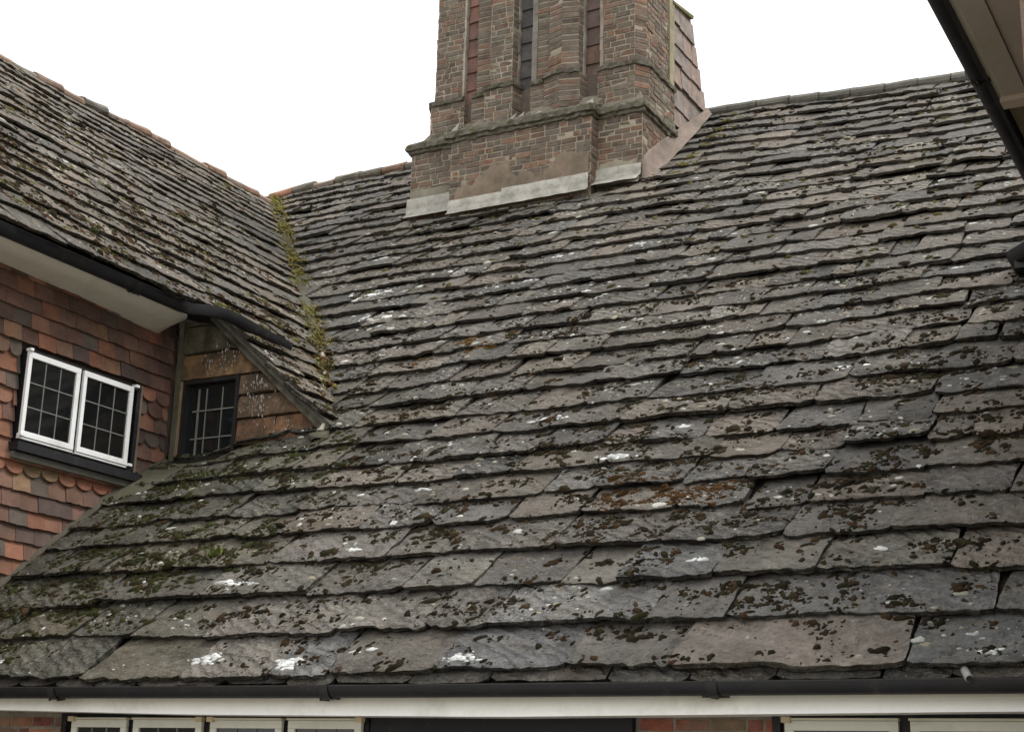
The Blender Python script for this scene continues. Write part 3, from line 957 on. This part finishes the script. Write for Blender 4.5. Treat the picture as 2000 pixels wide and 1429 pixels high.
# string course with weathering
MC = (.17, .155, .125)
st = MB()
band(st, base, [(.0, ZS-.01), (.035, ZS), (.035, ZS+.045), (.07, ZS+.05), (.07, ZS+.115), (.05, ZS+.145), (-.04, ZS+.2)], MC, .055, .007)
shaft = [(-9.90, 16.42), (-9.90, 15.66), (-9.82, 15.50), (-9.385, 15.50), (-9.38, 15.57), (-9.20, 15.57), (-9.19, 15.50), (-8.95, 15.50), (-8.93, 15.38), (-8.60, 15.38), (-8.565, 15.57), (-8.35, 15.57), (-8.33, 15.50),
         (-8.11, 15.50), (-8.08, 15.40), (-7.87, 15.34), (-7.66, 15.40), (-7.63, 15.57), (-7.39, 15.57), (-7.375, 15.50), (-6.93, 15.50), (-6.83, 15.63), (-6.83, 16.42)]
REC = {4, 10, 17}     # tile-hung recesses (segment start index)
ZP = 10.27
pl = offset(shaft, .045)
def plan_wall(pts, z0, z1, cols):
    for i_ in range(len(pts)-1):
        if i_ in REC:
            a_, b_ = np.array(pts[i_]), np.array(pts[i_+1])
            cm_.add([(a_[0], a_[1], z0), (b_[0], b_[1], z0), (b_[0], b_[1], z1), (a_[0], a_[1], z1)], [(0, 1, 2, 3)], (.15, .12, .1), .2)
            continue
        poly_wall([pts[i_], pts[i_+1]], lambda x_, y_: z0, z1, cols)
# sloped weathering between string course and plinth
wz = ZS+.18
def weather(i0, i1):
    pass
plan_wall(pl, ZS+.2, ZP, CB)
plan_wall(shaft, ZP+.05, 13.4, CB)
ch_o = ch.build('chimney', BRICK, house)
ch_o['label'] = 'massive old brick chimney with clustered shafts'
cm_.build('mortar', MORTAR, ch_o)
# plinth caps, not across the recesses
def cap(i0, i1, mb):
    band(mb, np.array(pl)[i0:i1+1], [(0., ZP-.012), (.03, ZP-.004), (.034, ZP+.05), (-.05, ZP+.085)], (.15, .135, .11), .055, .006)
for i0, i1 in ((0, 3), (6, 10), (12, 16), (19, 22)): cap(i0, i1, st)
st.build('string_course', MOSSY, ch_o)['label'] = 'mossy projecting brick string courses'
# weathering slopes (mortar) from string course in to the plinth
m = MB()
zt = ZS+.19
lft = [((-10.11, 17.6), (-9.95, 17.6)), ((-10.11, 15.37), (-9.86, 15.50)), ((-9.42, 15.37), (-9.38, 15.46)), ((-9.42, 15.25), (-9.2, 15.47)), ((-8.9, 15.25), (-8.9, 15.34)), ((-8.5, 15.25), (-8.5, 15.5)), ((-8.1, 15.25), (-8.0, 15.34)),
       ((-7.6, 15.25), (-7.6, 15.4)), ((-7.38, 15.25), (-7.36, 15.47)), ((-7.38, 15.42), (-7.3, 15.46)), ((-6.77, 15.42), (-6.87, 15.48)), ((-6.77, 16.42), (-6.79, 16.42))]
rows = np.array([[(a_[0], a_[1], ZS+.13) for a_, b_ in lft], [((a_[0]*.4+b_[0]*.6), (a_[1]*.4+b_[1]*.6), ZS+.2) for a_, b_ in lft], [(b_[0], b_[1]+.03, zt+.16) for a_, b_ in lft]])
rows = rows+R.normal(0, .006, rows.shape)
m.grid(rows, (.2, .18, .14), .4, False)
for cx, w_ in ((-8.42, .05), (-8.15, .06), (-8.0, .05), (-8.55, .04), (-7.45, .07), (-9.38, .05), (-9.3, .04)):
    v = [(cx-w_, 15.28, ZS+.16), (cx+w_, 15.28, ZS+.16), (cx+R.normal(0, .02), 15.42, ZS+.16+R.uniform(.1, .2)), (cx, 15.5, ZS+.1)]
    m.add(v, [(0, 1, 2), (0, 2, 3), (1, 3, 2)], (.36, .34, .3), R.random())
m.build('weathering', MORTAR, ch_o)
# tile strips in the recesses
def strip(x0, x1, y_, z0, z1, cols, name='tile_strip'):
    m = MB()
    z = z0-.1
    while z < z1:
        hgt = R.uniform(.235, .26)
        c = np.array(cols[R.integers(len(cols))])*R.uniform(.85, 1.1)
        m.box((x0+.004, y_-.03, z+R.normal(0, .004)), (x1-x0-.008, 0, R.normal(0, .006)+.008), (0, .014, 0), (0, .024, hgt+.02), c, R.random(), .002)
        z += hgt
    m.build(name, TILE, ch_o)
strip(-9.365, -9.20, 15.565, ZS+.2, 13.4, [(.2, .11, .085), (.17, .1, .08), (.22, .12, .09)])
strip(-8.56, -8.355, 15.565, ZS+.2, 13.4, [(.1, .095, .09), (.11, .1, .095), (.09, .085, .085)])
strip(-7.625, -7.40, 15.565, ZS+.2, 13.4, [(.15, .1, .08), (.19, .115, .085), (.13, .09, .08)])
m = MB()
for x_, w_, z0, c in ((-9.385, .03, 9.85, (.4, .36, .3)), (-8.575, .018, 10.0, (.34, .31, .26)), (-8.335, .075, 10.3, (.25, .235, .2)), (-7.635, .022, 10.0, (.36, .34, .29)), (-7.385, .045, 9.95, (.33, .29, .23))):
    m = MB()
    z = z0
    while z < 13.3:
        h_ = R.uniform(.15, .3)
        m.box((x_-w_/2+R.normal(0, .002), 15.485+R.normal(0, .002), z), (w_, 0, 0), (0, .1, 0), (R.normal(0, .002), 0, h_+.003), np.array(c)*R.uniform(.85, 1.1), R.random(), .002)
        z += h_
    m.build('mortar_bead', MORTAR, ch_o)
m = MB()
# chamfer strip at the right corner and vertical strip beside the tile-hung shoulder
m.box((-6.835, 16.33, 9.62), (.03, 0, 0), (0, .14, 0), (0, 0, 2.0), (.3, .275, .18), .3, .006)
m.build('mortar_bead', MORTAR, ch_o)
# top of the stack, above the picture
m = MB()
band(m, np.array(shaft), [(0, 13.35), (.06, 13.4), (.06, 13.48), (.12, 13.5), (.12, 13.62), (.0, 13.66)], (.13, .1, .08), .2)
m.bb(-9.9, -6.83, 15.5, 16.5, 13.3, 13.62, (.1, .085, .07))
m.build('cap', MOSSY, ch_o)
for x_ in (-9.5, -8.75, -7.9, -7.15):
    m = MB()
    rows = []
    for z, r in ((13.6, .15), (13.7, .14), (14.1, .12), (14.15, .15), (14.2, .15), (14.2, .11), (13.8, .1)):
        rows.append([(x_+r*math.cos(t), 16.0+r*math.sin(t), z) for t in np.linspace(0, 2*math.pi, 20, endpoint=False)])
    m.grid(np.array(rows), (.3, .14, .09), R.random(), True, True)
    m.build('chimney_pot', TILE, ch_o)
# tile-hung shoulder behind the stack
m = MB()
XS = -6.835
prof = [(16.42, 9.3), (16.42, 11.56), (16.62, 11.66), (17.10, 11.70), (17.20, 11.50), (17.42, 10.95), (17.66, 10.45), (17.9, 10.3), (17.9, 9.3)]
v = [(XS, a_, b_) for a_, b_ in prof]+[(-9.95, a_, b_) for a_, b_ in prof]
k = len(prof)
f_ = [tuple(range(k)), tuple(reversed(range(k, 2*k)))]+[(i_, (i_+1) % k, (i_+1) % k+k, i_+k) for i_ in range(k)]
m.add(v, f_, (.13, .115, .095), .3)
def yb(z): return np.interp(z, [9.3, 10.45, 10.95, 11.5, 11.68], [17.66, 17.66, 17.42, 17.2, 17.1])
for z in (9.55, 9.87, 10.15, 10.45, 10.75, 11.05, 11.34):
    y = 16.45
    zj = R.uniform(-.03, .03)
    while y < yb(z+.02)-.03:
        wd = R.uniform(.22, .36)
        y2 = min(y+wd, yb(z+.16)-.008)
        if y2-y > .05:
            c = np.array([(.25, .195, .165), (.23, .19, .165), (.27, .2, .165), (.21, .185, .16)][R.integers(4)])
            m.box((XS+.005, y+.004, z+zj+R.normal(0, .01)), (.028, 0, -.003), (0, y2-y-.008, R.normal(0, .008)), (-.026, 0, .30), c, R.random(), .003)
        y += wd
m.box((XS-.1, 16.42, 11.555), (.15, 0, 0), (0, .68, .11), (0, 0, .04), (.17, .16, .07), .3, .008)
m.build('tile_shoulder', TILE, ch_o)['label'] = 'tile hung shoulder sloping down behind the chimney'
# fillet on the right side, render patches, lead flashing on the front
m = MB()
yy = np.linspace(15.46, 17.62, 60)
wob = .03*(fbm(yy*5, yy*0, 2)-.5)
def rz(y_, n_=0.): return zg+TP*(y_-D)+n_
hgt = np.interp(yy, [15.46, 15.6, 16, 16.5, 17, 17.75], [.26, .28, .24, .17, .10, .03])
rows = [np.stack([-6.80+0*yy, yy, rz(yy)+hgt+wob], -1)]
for an_ in np.linspace(0, 1, 9):
    bul = .022*(fbm(yy*6, yy*0+an_*4, 3)-.5)
    rows.append(np.stack([-6.785+.11*np.interp(yy, [15.4, 16.5, 17.6], [1.15, .95, .55])*an_**1.4+bul+wob*an_, yy, rz(yy)-.05+(hgt+.05)*(1-an_)**1.15+bul], -1))
rows = [np.concatenate([[[-6.80, 15.43, rz(15.43)-.05]], r_]) for r_ in rows]
m.grid(np.stack(rows), (.25, .2, .17), .2, True)
m.build('mortar_fillet', MORTAR, ch_o)['label'] = 'pinkish mortar fillet up the right side of the chimney'
m = MB()
xx = np.linspace(-9.32, -7.43, 110)
tp = .08+.36*fbm(xx*2.2+4, xx*0, 2)+.16*(fbm(xx*14, xx*0, 2)-.5)+.14*np.exp(-((xx+8.75)/.4)**2)+.12*np.exp(-((xx+7.7)/.25)**2)
rows = [np.stack([xx, 15.262+0*xx, 8.60+0*xx], -1), np.stack([xx, 15.262+.004*fbm(xx*9, xx*0), 8.68+tp*.5], -1), np.stack([xx, 15.262+.004*fbm(xx*9, xx*0+5), 8.72+tp], -1), np.stack([xx, 15.28+0*xx, 8.74+tp], -1)]
m.grid(np.stack(rows), (.23, .18, .135), .5, True)
xx = np.linspace(-7.36, -6.86, 20)
rows = [np.stack([xx, 15.432+0*xx, 8.75+0*xx], -1), np.stack([xx, 15.43+0*xx, 8.93+.1*fbm(xx*6, xx*0)], -1), np.stack([xx, 15.45+0*xx, 8.97+.1*fbm(xx*6, xx*0)], -1)]
m.grid(np.stack(rows), (.3, .27, .2), .9, True)
xx = np.linspace(-10.06, -9.42, 20)
rows = [np.stack([xx, 15.384+0*xx, 8.8+0*xx], -1), np.stack([xx, 15.38+0*xx, 9.06+.05*fbm(xx*6, xx*0)], -1), np.stack([xx, 15.4+0*xx, 9.08+.05*fbm(xx*6, xx*0)], -1)]
m.grid(np.stack(rows), (.24, .22, .17), .1, True)
m.build('render_patch', MORTAR, ch_o)
m = MB()
def lead(x0, x1, y_, z0, h_, apron=.22, c=(.40, .38, .33)):
    """upstand against the brick and a lap down on to the slates"""
    xx = np.linspace(x0, x1, max(4, int((x1-x0)/.06)))
    wv = .010*(fbm(xx*8+x0, xx*0, 3)-.5)
    rows = [np.stack([xx, y_-.004+0*xx, z0+h_+wv*2], -1), np.stack([xx, y_-.022+wv, z0+h_-.006+wv*2], -1), np.stack([xx, y_-.03+wv, z0+h_*.5+0*xx], -1), np.stack([xx, y_-.036+wv, z0+.03+0*xx], -1)]
    for t in (.02, .3, .7, 1.):
        rows.append(np.stack([xx, y_-.04-apron*t*cp+wv, z0+.025-apron*t*sp_+.012+wv*2], -1))
    m.grid(np.stack(rows), np.array(c)*R.uniform(.92, 1.06), R.random(), True)
lead(-10.10, -9.40, 15.385, 8.70, .27, .1)
lead(-9.40, -8.62, 15.265, 8.585, .21, .06)
lead(-8.62, -7.42, 15.258, 8.585, .25, .06)
lead(-7.39, -6.82, 15.425, 8.65, .1, .05)
lead(-7.41, -6.80, 15.435, 8.735, .19, .18)
m.build('flashing', LEAD, ch_o)['label'] = 'grey lead flashing along the foot of the chimney'
finish(house)

# ================================================================ right wing: only its eave shows
ws = tag(empty('house_wing', (.5, 8, -.35)), 'right hand wing with black gutter and beige eave boards overhead', 'house wing')
XR = -1.57
m = MB()
m.bb(XR+.60, 5, 6.4, 15.5, -.35, 5.6, (.2, .13, .1))
m.build('wall', BRICK, ws)
m = MB()
# boarded soffit with steps
m.box((XR+.12, 6.2, 5.64), (.035, 0, 0), (0, 2.42, 0), (0, 0, .11), (.46, .44, .36), .1, .001)
m.box((XR+.156, 6.2, 5.63), (.13, 0, 0), (0, 2.40, 0), (0, 0, .02), (.38, .34, .28), .4, .001)
m.box((XR+.29, 6.2, 5.645), (.32, 0, 0), (0, 2.35, 0), (0, 0, .02), (.40, .34, .29), .7, .001)
m.box((XR+.13, 8.50, 5.60), (.3, 0, 0), (0, .12, 0), (0, 0, .1), (.46, .39, .31), .9, .002)
m.box((XR+.14, 8.62, 5.66), (.46, 0, 0), (0, 3.3, 0), (0, 0, .02), (.15, .13, .08), .9, .002)
m.build('soffit', PLASTER, ws)['label'] = 'beige boarded soffit ending in a block'
g = gutter([(XR, y_, 5.712+.0*y_) for y_ in np.linspace(6.2, 11.0, 12)]+[(XR-.1, 11.2, 5.72), (XR-.25, 11.35, 5.74), (XR-.415, 11.55, 5.745), (XR-.418, 12.1, 5.72)], (1, 0, 0), .07, .1, parent=ws, brackets=(2.05,))
m = MB()
m.box((XR-.35, 11.5, 5.6), (.4, 0, 0), (0, .7, 0), (0, 0, .1), (.02, .02, .02), .1, .004)
m.build('outlet', BLACK, ws)
m = MB()
m.box((XR+.075, 6.2, 5.62), (.045, 0, 0), (0, 5.6, 0), (0, 0, .16), (.02, .02, .02), .3)
m.build('fascia', BLACK, ws)
rr_ = MB()
def rw_fr(a, s, n):
    a, s, n = np.broadcast_arrays(a, s, n)
    return np.stack([XR+.03+cq*s-sq*n, a+0., ZE+sq*s+cq*n], -1)
s0 = 0.
while s0 < 6.3:
    ex = R.uniform(.3, .42)
    y_end = valley_y(ZE+sq*s0)+.2
    y = 6.15
    while y < y_end:
        wd = max(.28, R.normal(.58, .18))
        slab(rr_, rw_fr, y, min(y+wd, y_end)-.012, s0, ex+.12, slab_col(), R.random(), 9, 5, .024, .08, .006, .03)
        y += wd
    s0 += ex
rr_.grid(rw_fr(np.linspace(6.2, 17.5, 5)[None, :], np.array([0.05, 6.5])[:, None], -.07), (.05, .05, .05))
top = rw_fr(np.linspace(6.2, 17.5, 5), 6.5, -.07); bk = top.copy(); bk[:, 0] += 4.5; bk[:, 2] = ZE
rr_.grid(np.stack([top, bk]), (.11, .105, .1))
rr_.build('roof', STONE, ws)
finish(ws)

# ================================================================ moss, lichen, plants
HOT = [(-8.11, .77, .5, 1), (-8.72, .93, .5, 1), (-7.69, 1.36, .55, 1), (-6.56, .76, .3, 1.2), (-5.82, 1.28, .32, .8), (-4.63, .77, .3, 1.1), (-2.64, .77, .34, 1.), (-2.39, 1.7, .22, 1.3), (-3.84, 2.12, .5, 1.), (-4.1, 1.61, .4, .7),
       (-5.39, 1.71, .5, 1.), (-7.08, 1.52, .5, .8), (-8.38, 2.86, .45, 1.2), (-8.33, 2.42, .4, 1.), (-1.89, 2.47, .3, 1.2), (-1.88, 1.3, .22, 1.2), (-6.95, 5.32, .35, .9), (-4.89, 2.83, .5, .4), (-8.65, 2.13, .4, 1.), (-8.48, 1.72, .4, 1.),
       (-2.81, 2.21, .3, .7), (-2.35, 2.34, .3, .9), (-2.27, 4.82, .5, .7), (-3.19, 1.2, .15, 1.2), (-5.6, 2.2, .4, .6), (-1.5, 3.2, .4, .6), (-7.6, 2.3, .4, .6), (-8.5, 1.3, .6, .9), (-7.9, 1.9, .6, .9), (-7.3, .9, .5, .7), (-7.4, 2.9, .5, .8), (-8.0, 3.3, .5, .8), (-6.9, 1.9, .4, .6), (-8.6, .4, .5, .6)]
def dens_main(a, s):
    d = .20*np.clip((s-2)/2, 0, 1)+.42*np.exp(-((s-3.1)/1.5)**2)+np.clip((fbm(a*.8+4, s*1.3+8, 3)-.44)*3.2, 0, 1)*.6
    hot = 0*a
    for x_, s_, r, k in HOT: hot = hot+k*np.exp(-(((a-x_)/r)**2+((s-s_)/(r*.5))**2)*1.3)
    d = d+hot*1.2
    cl = np.clip((fbm(a*6.5+40, s*8.5+3, 4)-.515+.085*np.clip(hot, 0, 1.2))*12, 0.015, 1)
    return np.clip(d, 0, 1.3)*cl
def dens_wing(a, s):
    return np.clip((fbm(a*1.2+14, s*1.6+28, 3)-.36)*3.5, 0, 1)*1.2*np.clip((fbm(a*6+40, s*9+3, 3)-.44)*9, 0.05, 1)*np.clip(1.25-s/5, .2, 1)
def blob(mb, p, ax, sx, nx, r, h, col, seg=7, rings=2, el=1.):
    an = np.linspace(0, 2*math.pi, seg, endpoint=False)+R.uniform(0, 6)
    rr = R.uniform(.5, 1.35, seg)
    tw = R.uniform(0, math.pi); ax, sx = ax*math.cos(tw)+sx*math.sin(tw), sx*math.cos(tw)-ax*math.sin(tw)
    V = []
    for q in range(rings+1):
        t = q/(rings+.6)
        rad = r*math.cos(t*math.pi/2)*rr; hh = h*math.sin(t*math.pi/2)
        if q == 0: hh = -.006
        V.append(p+np.outer(rad*np.cos(an)*el, ax)+np.outer(rad*np.sin(an), sx)+nx*hh)
    V = np.concatenate(V+[(p+nx*h)[None]])
    f = [(q*seg+i_, q*seg+(i_+1) % seg, (q+1)*seg+(i_+1) % seg, (q+1)*seg+i_) for q in range(rings) for i_ in range(seg)]
    f += [(rings*seg+i_, rings*seg+(i_+1) % seg, (rings+1)*seg) for i_ in range(seg)]
    mb.add(V, f, col, R.random(), True)
MAXE = (np.array([1., 0, 0]), np.array([0, cp, sp_]), np.array([0, -sp_, cp]))
WAXE = (np.array([0., 1, 0]), np.array([-cq, 0, sq]), np.array([sq, 0, cq]))
def at_slab(g, tu, tv):
    A, T, N = g
    i_ = min(int(tv*(A.shape[0]-1)), A.shape[0]-2); j = min(int(tu*(A.shape[1]-1)), A.shape[1]-2)
    fi = tv*(A.shape[0]-1)-i_; fj = tu*(A.shape[1]-1)-j
    L = lambda X: (X[i_, j]*(1-fj)+X[i_, j+1]*fj)*(1-fi)+(X[i_+1, j]*(1-fj)+X[i_+1, j+1]*fj)*fi
    return L(A), L(T), L(N)
moss = MB(); lich = MB()
MC_ = [(.024, .018, .011), (.017, .014, .009), (.034, .025, .014), (.022, .02, .011), (.045, .028, .015), (.03, .028, .014)]
def disc(mb, p, ax, sx, nx, r, col, el=1., k=9):
    an = np.linspace(0, 2*math.pi, k, endpoint=False)+R.uniform(0, 6)
    rr = r*R.uniform(.6, 1.2, k)
    ring = p+np.outer(rr*np.cos(an)*el, ax)+np.outer(rr*np.sin(an), sx)
    V = np.concatenate([ring-nx*.004, p+(ring-p)*.8+nx*.0035, (p+nx*.004)[None]])
    f = [(i_, (i_+1) % k, k+(i_+1) % k, k+i_) for i_ in range(k)]+[(k+i_, k+(i_+1) % k, 2*k) for i_ in range(k)]
    mb.add(V, f, col, R.random(), True)
for key, fr, axe, dens in (('main', main_fr, MAXE, dens_main), ('wing', wing_fr, WAXE, dens_wing)):
    for (a0, a1, s0, ex, g, k) in slabs[key]:
        far = (s0 > 6) if key == 'main' else (s0 > 2.5)
        wd = a1-a0
        if wd < .05 or ex < .05: continue
        vis = ex/(ex+.13)
        nc = R.poisson((3000 if not far else 420)*wd*ex)
        tu = R.uniform(.01, .99, nc); tv = R.uniform(0.0, vis, nc)
        if nc:
            am = a0+wd*tu; sm_ = s0+(ex+.13)*tv
            dd = dens(am, sm_)*(.65+1.1*np.clip(tv/vis-.45, 0, 1)+.5*np.exp(-np.minimum(tu, 1-tu)*wd/.03))
            keep = R.random(nc) < dd*(.62 if not far else .85)
            for q in np.where(keep)[0]:
                A_, T_, N_ = at_slab(g, tu[q], tv[q]**(1/1.25))
                p = fr(A_, T_, N_)
                r = R.lognormal(math.log(.0092 if not far else .0145), .5)
                c = np.array(MC_[R.integers(len(MC_))])*R.uniform(.7, 1.4)
                if key == 'main' and abs(am[q]+6.95) < .45 and abs(sm_[q]-5.32) < .3: c = np.array((.10, .055, .015))*R.uniform(.7, 1.2)
                if key == 'main' and abs(am[q]+3.84) < .5 and abs(sm_[q]-2.12) < .25: c = np.array((.07, .038, .016))*R.uniform(.6, 1.2)
                if key == 'main' and am[q] < -6.9 and sm_[q] < 4 and R.random() < .6: c = np.array((.035, .037, .014))*R.uniform(.6, 1.3)
                if key == 'wing':
                    if R.random() < .3: c = np.array((.075, .042, .028))*R.uniform(.6, 1.2)
                    if R.random() < .12: c = np.array((.11, .11, .03))*R.uniform(.6, 1.2)
                if far and R.random() < .3: c = np.array((.09, .08, .03))*R.uniform(.6, 1.1)
                blob(moss, p, *axe, min(r, .034), min(r, .034)*R.uniform(.45, .85), c, 7 if not far else 6, 2, R.uniform(1, 2.2))
        # pale lichens
        lam = (2.2 if R.random() < .7 else 15)*wd*ex*(4 if not (3.5 < s0 < 9.5 and key == 'main') else 8)
        for q in range(R.poisson(lam)):
            A_, T_, N_ = at_slab(g, R.uniform(.03, .97), R.uniform(.0, vis)**.8)
            r = min(R.lognormal(math.log(.0085), .6), .04)
            c = np.array([(.42, .42, .38), (.34, .33, .27), (.5, .51, .49), (.3, .27, .2)][R.integers(4)])*R.uniform(.75, 1.05)
            disc(lich, fr(A_, T_, N_), *axe, r, c, R.uniform(1, 1.8), 8)
# large white lichens seen in the photograph: x, slope position, half width, half height, count
BIG = [(-6.76, 1.22, .10, .022, 12), (-6.40, .30, .10, .06, 22), (-5.73, .24, .07, .06, 22), (-4.5, .25, .10, .05, 16), (-5.27, .68, .02, .012, 2), (-5.30, .35, .02, .012, 2), (-5.2, .39, .02, .012, 2), (-6.43, 2.44, .03, .02, 3),
       (-5.88, 2.49, .07, .02, 8), (-5.98, 1.56, .05, .02, 5), (-2.24, 1.29, .03, .02, 4), (-3.34, 1.24, .05, .012, 6), (-1.49, .23, .03, .02, 3), (-1.61, .41, .02, .02, 2), (-4.03, 3.19, .08, .03, 7), (-2.99, 3.96, .09, .03, 7),
       (-5.98, 7.84, .12, .05, 6), (-9.62, 8.62, .25, .1, 9), (-8.2, 7.73, .25, .08, 8), (-8.21, .26, .04, .02, 5), (-6.99, 7.15, .12, .05, 6), (-5.26, 3.54, .1, .03, 7), (-4.47, 2.73, .12, .04, 9), (-9.0, 7.4, .3, .15, 14), (-8.6, 6.6, .4, .15, 12), (-6.0, 6.4, .5, .2, 10)]
def nearest(a_, s_):
    for (a0, a1, s0, ex, g, k) in slabs['main']:
        if a0 <= a_ <= a1 and s0 <= s_ < s0+ex: return (a0, a1, s0, ex, g)
for x_, s_, sx_, ss_, n_ in BIG:
    for q in range(int(n_*2.2)):
        a_, t_ = x_+R.normal(0, sx_*.6), s_+R.normal(0, ss_*.6)-.03
        h_ = nearest(a_, t_)
        if not h_: continue
        a0, a1, s0, ex, g = h_
        L = ex+.13
        A_, T_, N_ = at_slab(g, (a_-a0)/(a1-a0), min(max((t_-s0)/L, 0), 1)**(1/1.25))
        disc(lich, main_fr(A_, T_, N_+.001), *MAXE, R.lognormal(math.log(.011), .5), np.array((.62, .63, .61))*R.uniform(.55, 1.15), R.uniform(1, 2.4), 11)
# valley growth
vg = MB()
for q in range(950):
    z = 5.0+5.3*R.random()**.9
    if fbm(np.array(z*3.1), np.array(7.), 2) < R.uniform(.40, .58): continue
    p = valley_pt(z, .06)+R.normal(0, 1, 3)*np.array([.06, .055, .012])
    yellow = z > 7.2
    c = np.array((.19, .16, .05) if yellow and R.random() < .75 else [(.10, .085, .03), (.1, .05, .02), (.06, .055, .03), (.14, .12, .04)][R.integers(4)])*R.uniform(.6, 1.25)
    blob(vg, p, np.array([1., 0, 0]), np.array([0, 1., 0]), np.array([0, 0, 1.]), R.lognormal(math.log(.018), .4), R.uniform(.008, .03), c, 7, 2)
for q in range(1100):
    z = 5.1+5.2*R.random()
    if fbm(np.array(z*2.2), np.array(3.), 2) < .42: continue
    p = valley_pt(z, .08)+R.normal(0, 1, 3)*np.array([.07, .06, .01])
    d = np.array([R.normal(0, .03), R.normal(-.01, .03), R.uniform(.02, .07)])
    s1 = np.array([.0025, .0015, 0])*R.choice([-1, 1])
    c = np.array((.2, .19, .05) if R.random() < .7 else (.25, .19, .08))*R.uniform(.6, 1.2)
    vg.add([p-s1, p+s1, p+d*.6+s1*.6, p+d+np.array([0, d[1], -.01])], [(0, 1, 2), (0, 2, 3)], c, R.random())
tag(vg.build('moss', MOSS), 'yellow green moss and grass growing along the roof valley', 'moss', kind='stuff')
# yellow moss on the slate ends beside the chimney
for q in range(140):
    t = R.random()
    s_ = 10.5+2.7*t
    a_ = -6.45+R.exponential(.12)
    h_ = nearest(a_, s_)
    if not h_: continue
    a0, a1, s0, ex, g = h_
    A_, T_, N_ = at_slab(g, (a_-a0)/(a1-a0), ((s_-s0)/(ex+.13)*.35)**(1/1.25))
    blob(moss, main_fr(A_, T_, N_), *MAXE, R.uniform(.012, .024), .009, np.array((.14, .125, .03))*R.uniform(.45, 1.0), 6, 2, 2.2)
tag(moss.build('moss', MOSS), 'dark brown cushions of moss scattered over the stone slates', 'moss', kind='stuff')
tag(lich.build('lichen', LICHEN), 'white and grey spots of lichen on the stone slates', 'lichen', kind='stuff')

def leafy(name, pos, label, cat, n_, hmax, cols, spread=.05, lw=.012):
    m = MB()
    pos = np.array(pos, float)
    for q in range(n_):
        an = R.uniform(0, 2*math.pi)
        ln = hmax*R.uniform(.4, 1)
        lean = R.uniform(.2, .9)
        base_ = np.array([R.normal(0, spread), R.normal(0, spread), R.normal(0, .008)])
        d = np.array([math.cos(an)*lean, math.sin(an)*lean, 1.]); d /= np.linalg.norm(d)
        sd_ = np.array([-math.sin(an), math.cos(an), 0.])
        pts = [base_, base_+d*ln*.5, base_+d*ln*.85+np.array([math.cos(an), math.sin(an), -.4])*ln*.15]
        c = np.array(cols[R.integers(len(cols))])*R.uniform(.7, 1.2)
        w1 = lw*R.uniform(.6, 1.2)
        v = [pts[0]-sd_*.001, pts[0]+sd_*.001, pts[1]+sd_*w1*.5, pts[1]-sd_*w1*.5, pts[2]+sd_*w1*.35, pts[2]-sd_*w1*.35, pts[2]+(pts[2]-pts[1])*.6]
        m.add(v, [(0, 1, 2, 3), (3, 2, 4, 5), (5, 4, 6)], c, R.random())
        for t in (.4, .6, .8):
            for sg in (-1, 1):
                b_ = base_+d*ln*t; e_ = b_+sd_*sg*ln*.22*(1.1-t)+d*ln*.08
                m.add([b_, (b_+e_)/2+d*lw*.5, e_, (b_+e_)/2-d*lw*.5], [(0, 1, 2, 3)], c, R.random())
    o = m.build(name, LEAF)
    o.location = pos
    return tag(o, label, cat)
leafy('fern', main_fr(-7.26, 1.57, .03), 'small bright green fern sprouting between mossy slates at lower left', 'fern', 34, .11, [(.12, .17, .03), (.16, .2, .045), (.09, .1, .03)], .03)
leafy('weed', valley_pt(5.42, .07), 'bushy green and rust coloured weed at the bottom of the roof valley', 'weed', 60, .12, [(.14, .15, .04), (.17, .13, .05), (.13, .06, .03), (.1, .12, .035)], .06)
leafy('weed', wing_fr(9.05, .66, .03), 'tiny bright green weed above the wing gutter', 'weed', 18, .06, [(.14, .19, .04), (.11, .15, .04)], .025)
leafy('weed', main_fr(-8.35, 3.0, .03), 'low olive weed on mossy slates beside the barred window sill', 'weed', 22, .06, [(.1, .12, .03), (.08, .09, .03)], .04)

# ================================================================ ground
g = MB()
a = np.linspace(-1, 1, 21)
X, Y = np.meshgrid(np.sign(a)*np.abs(a)**3*600, np.sign(a)*np.abs(a)**3*600)
g.grid(np.stack([X, Y, 0*X-.35], -1), (.33, .31, .27), .2, True)
PAVE = mat_simple('paving', .9, .2, (.8, 1.2), .6, 12, (.16, .15, .12), 1.5, (.5, .7), .5)
tag(g.build('ground', PAVE), kind='structure')
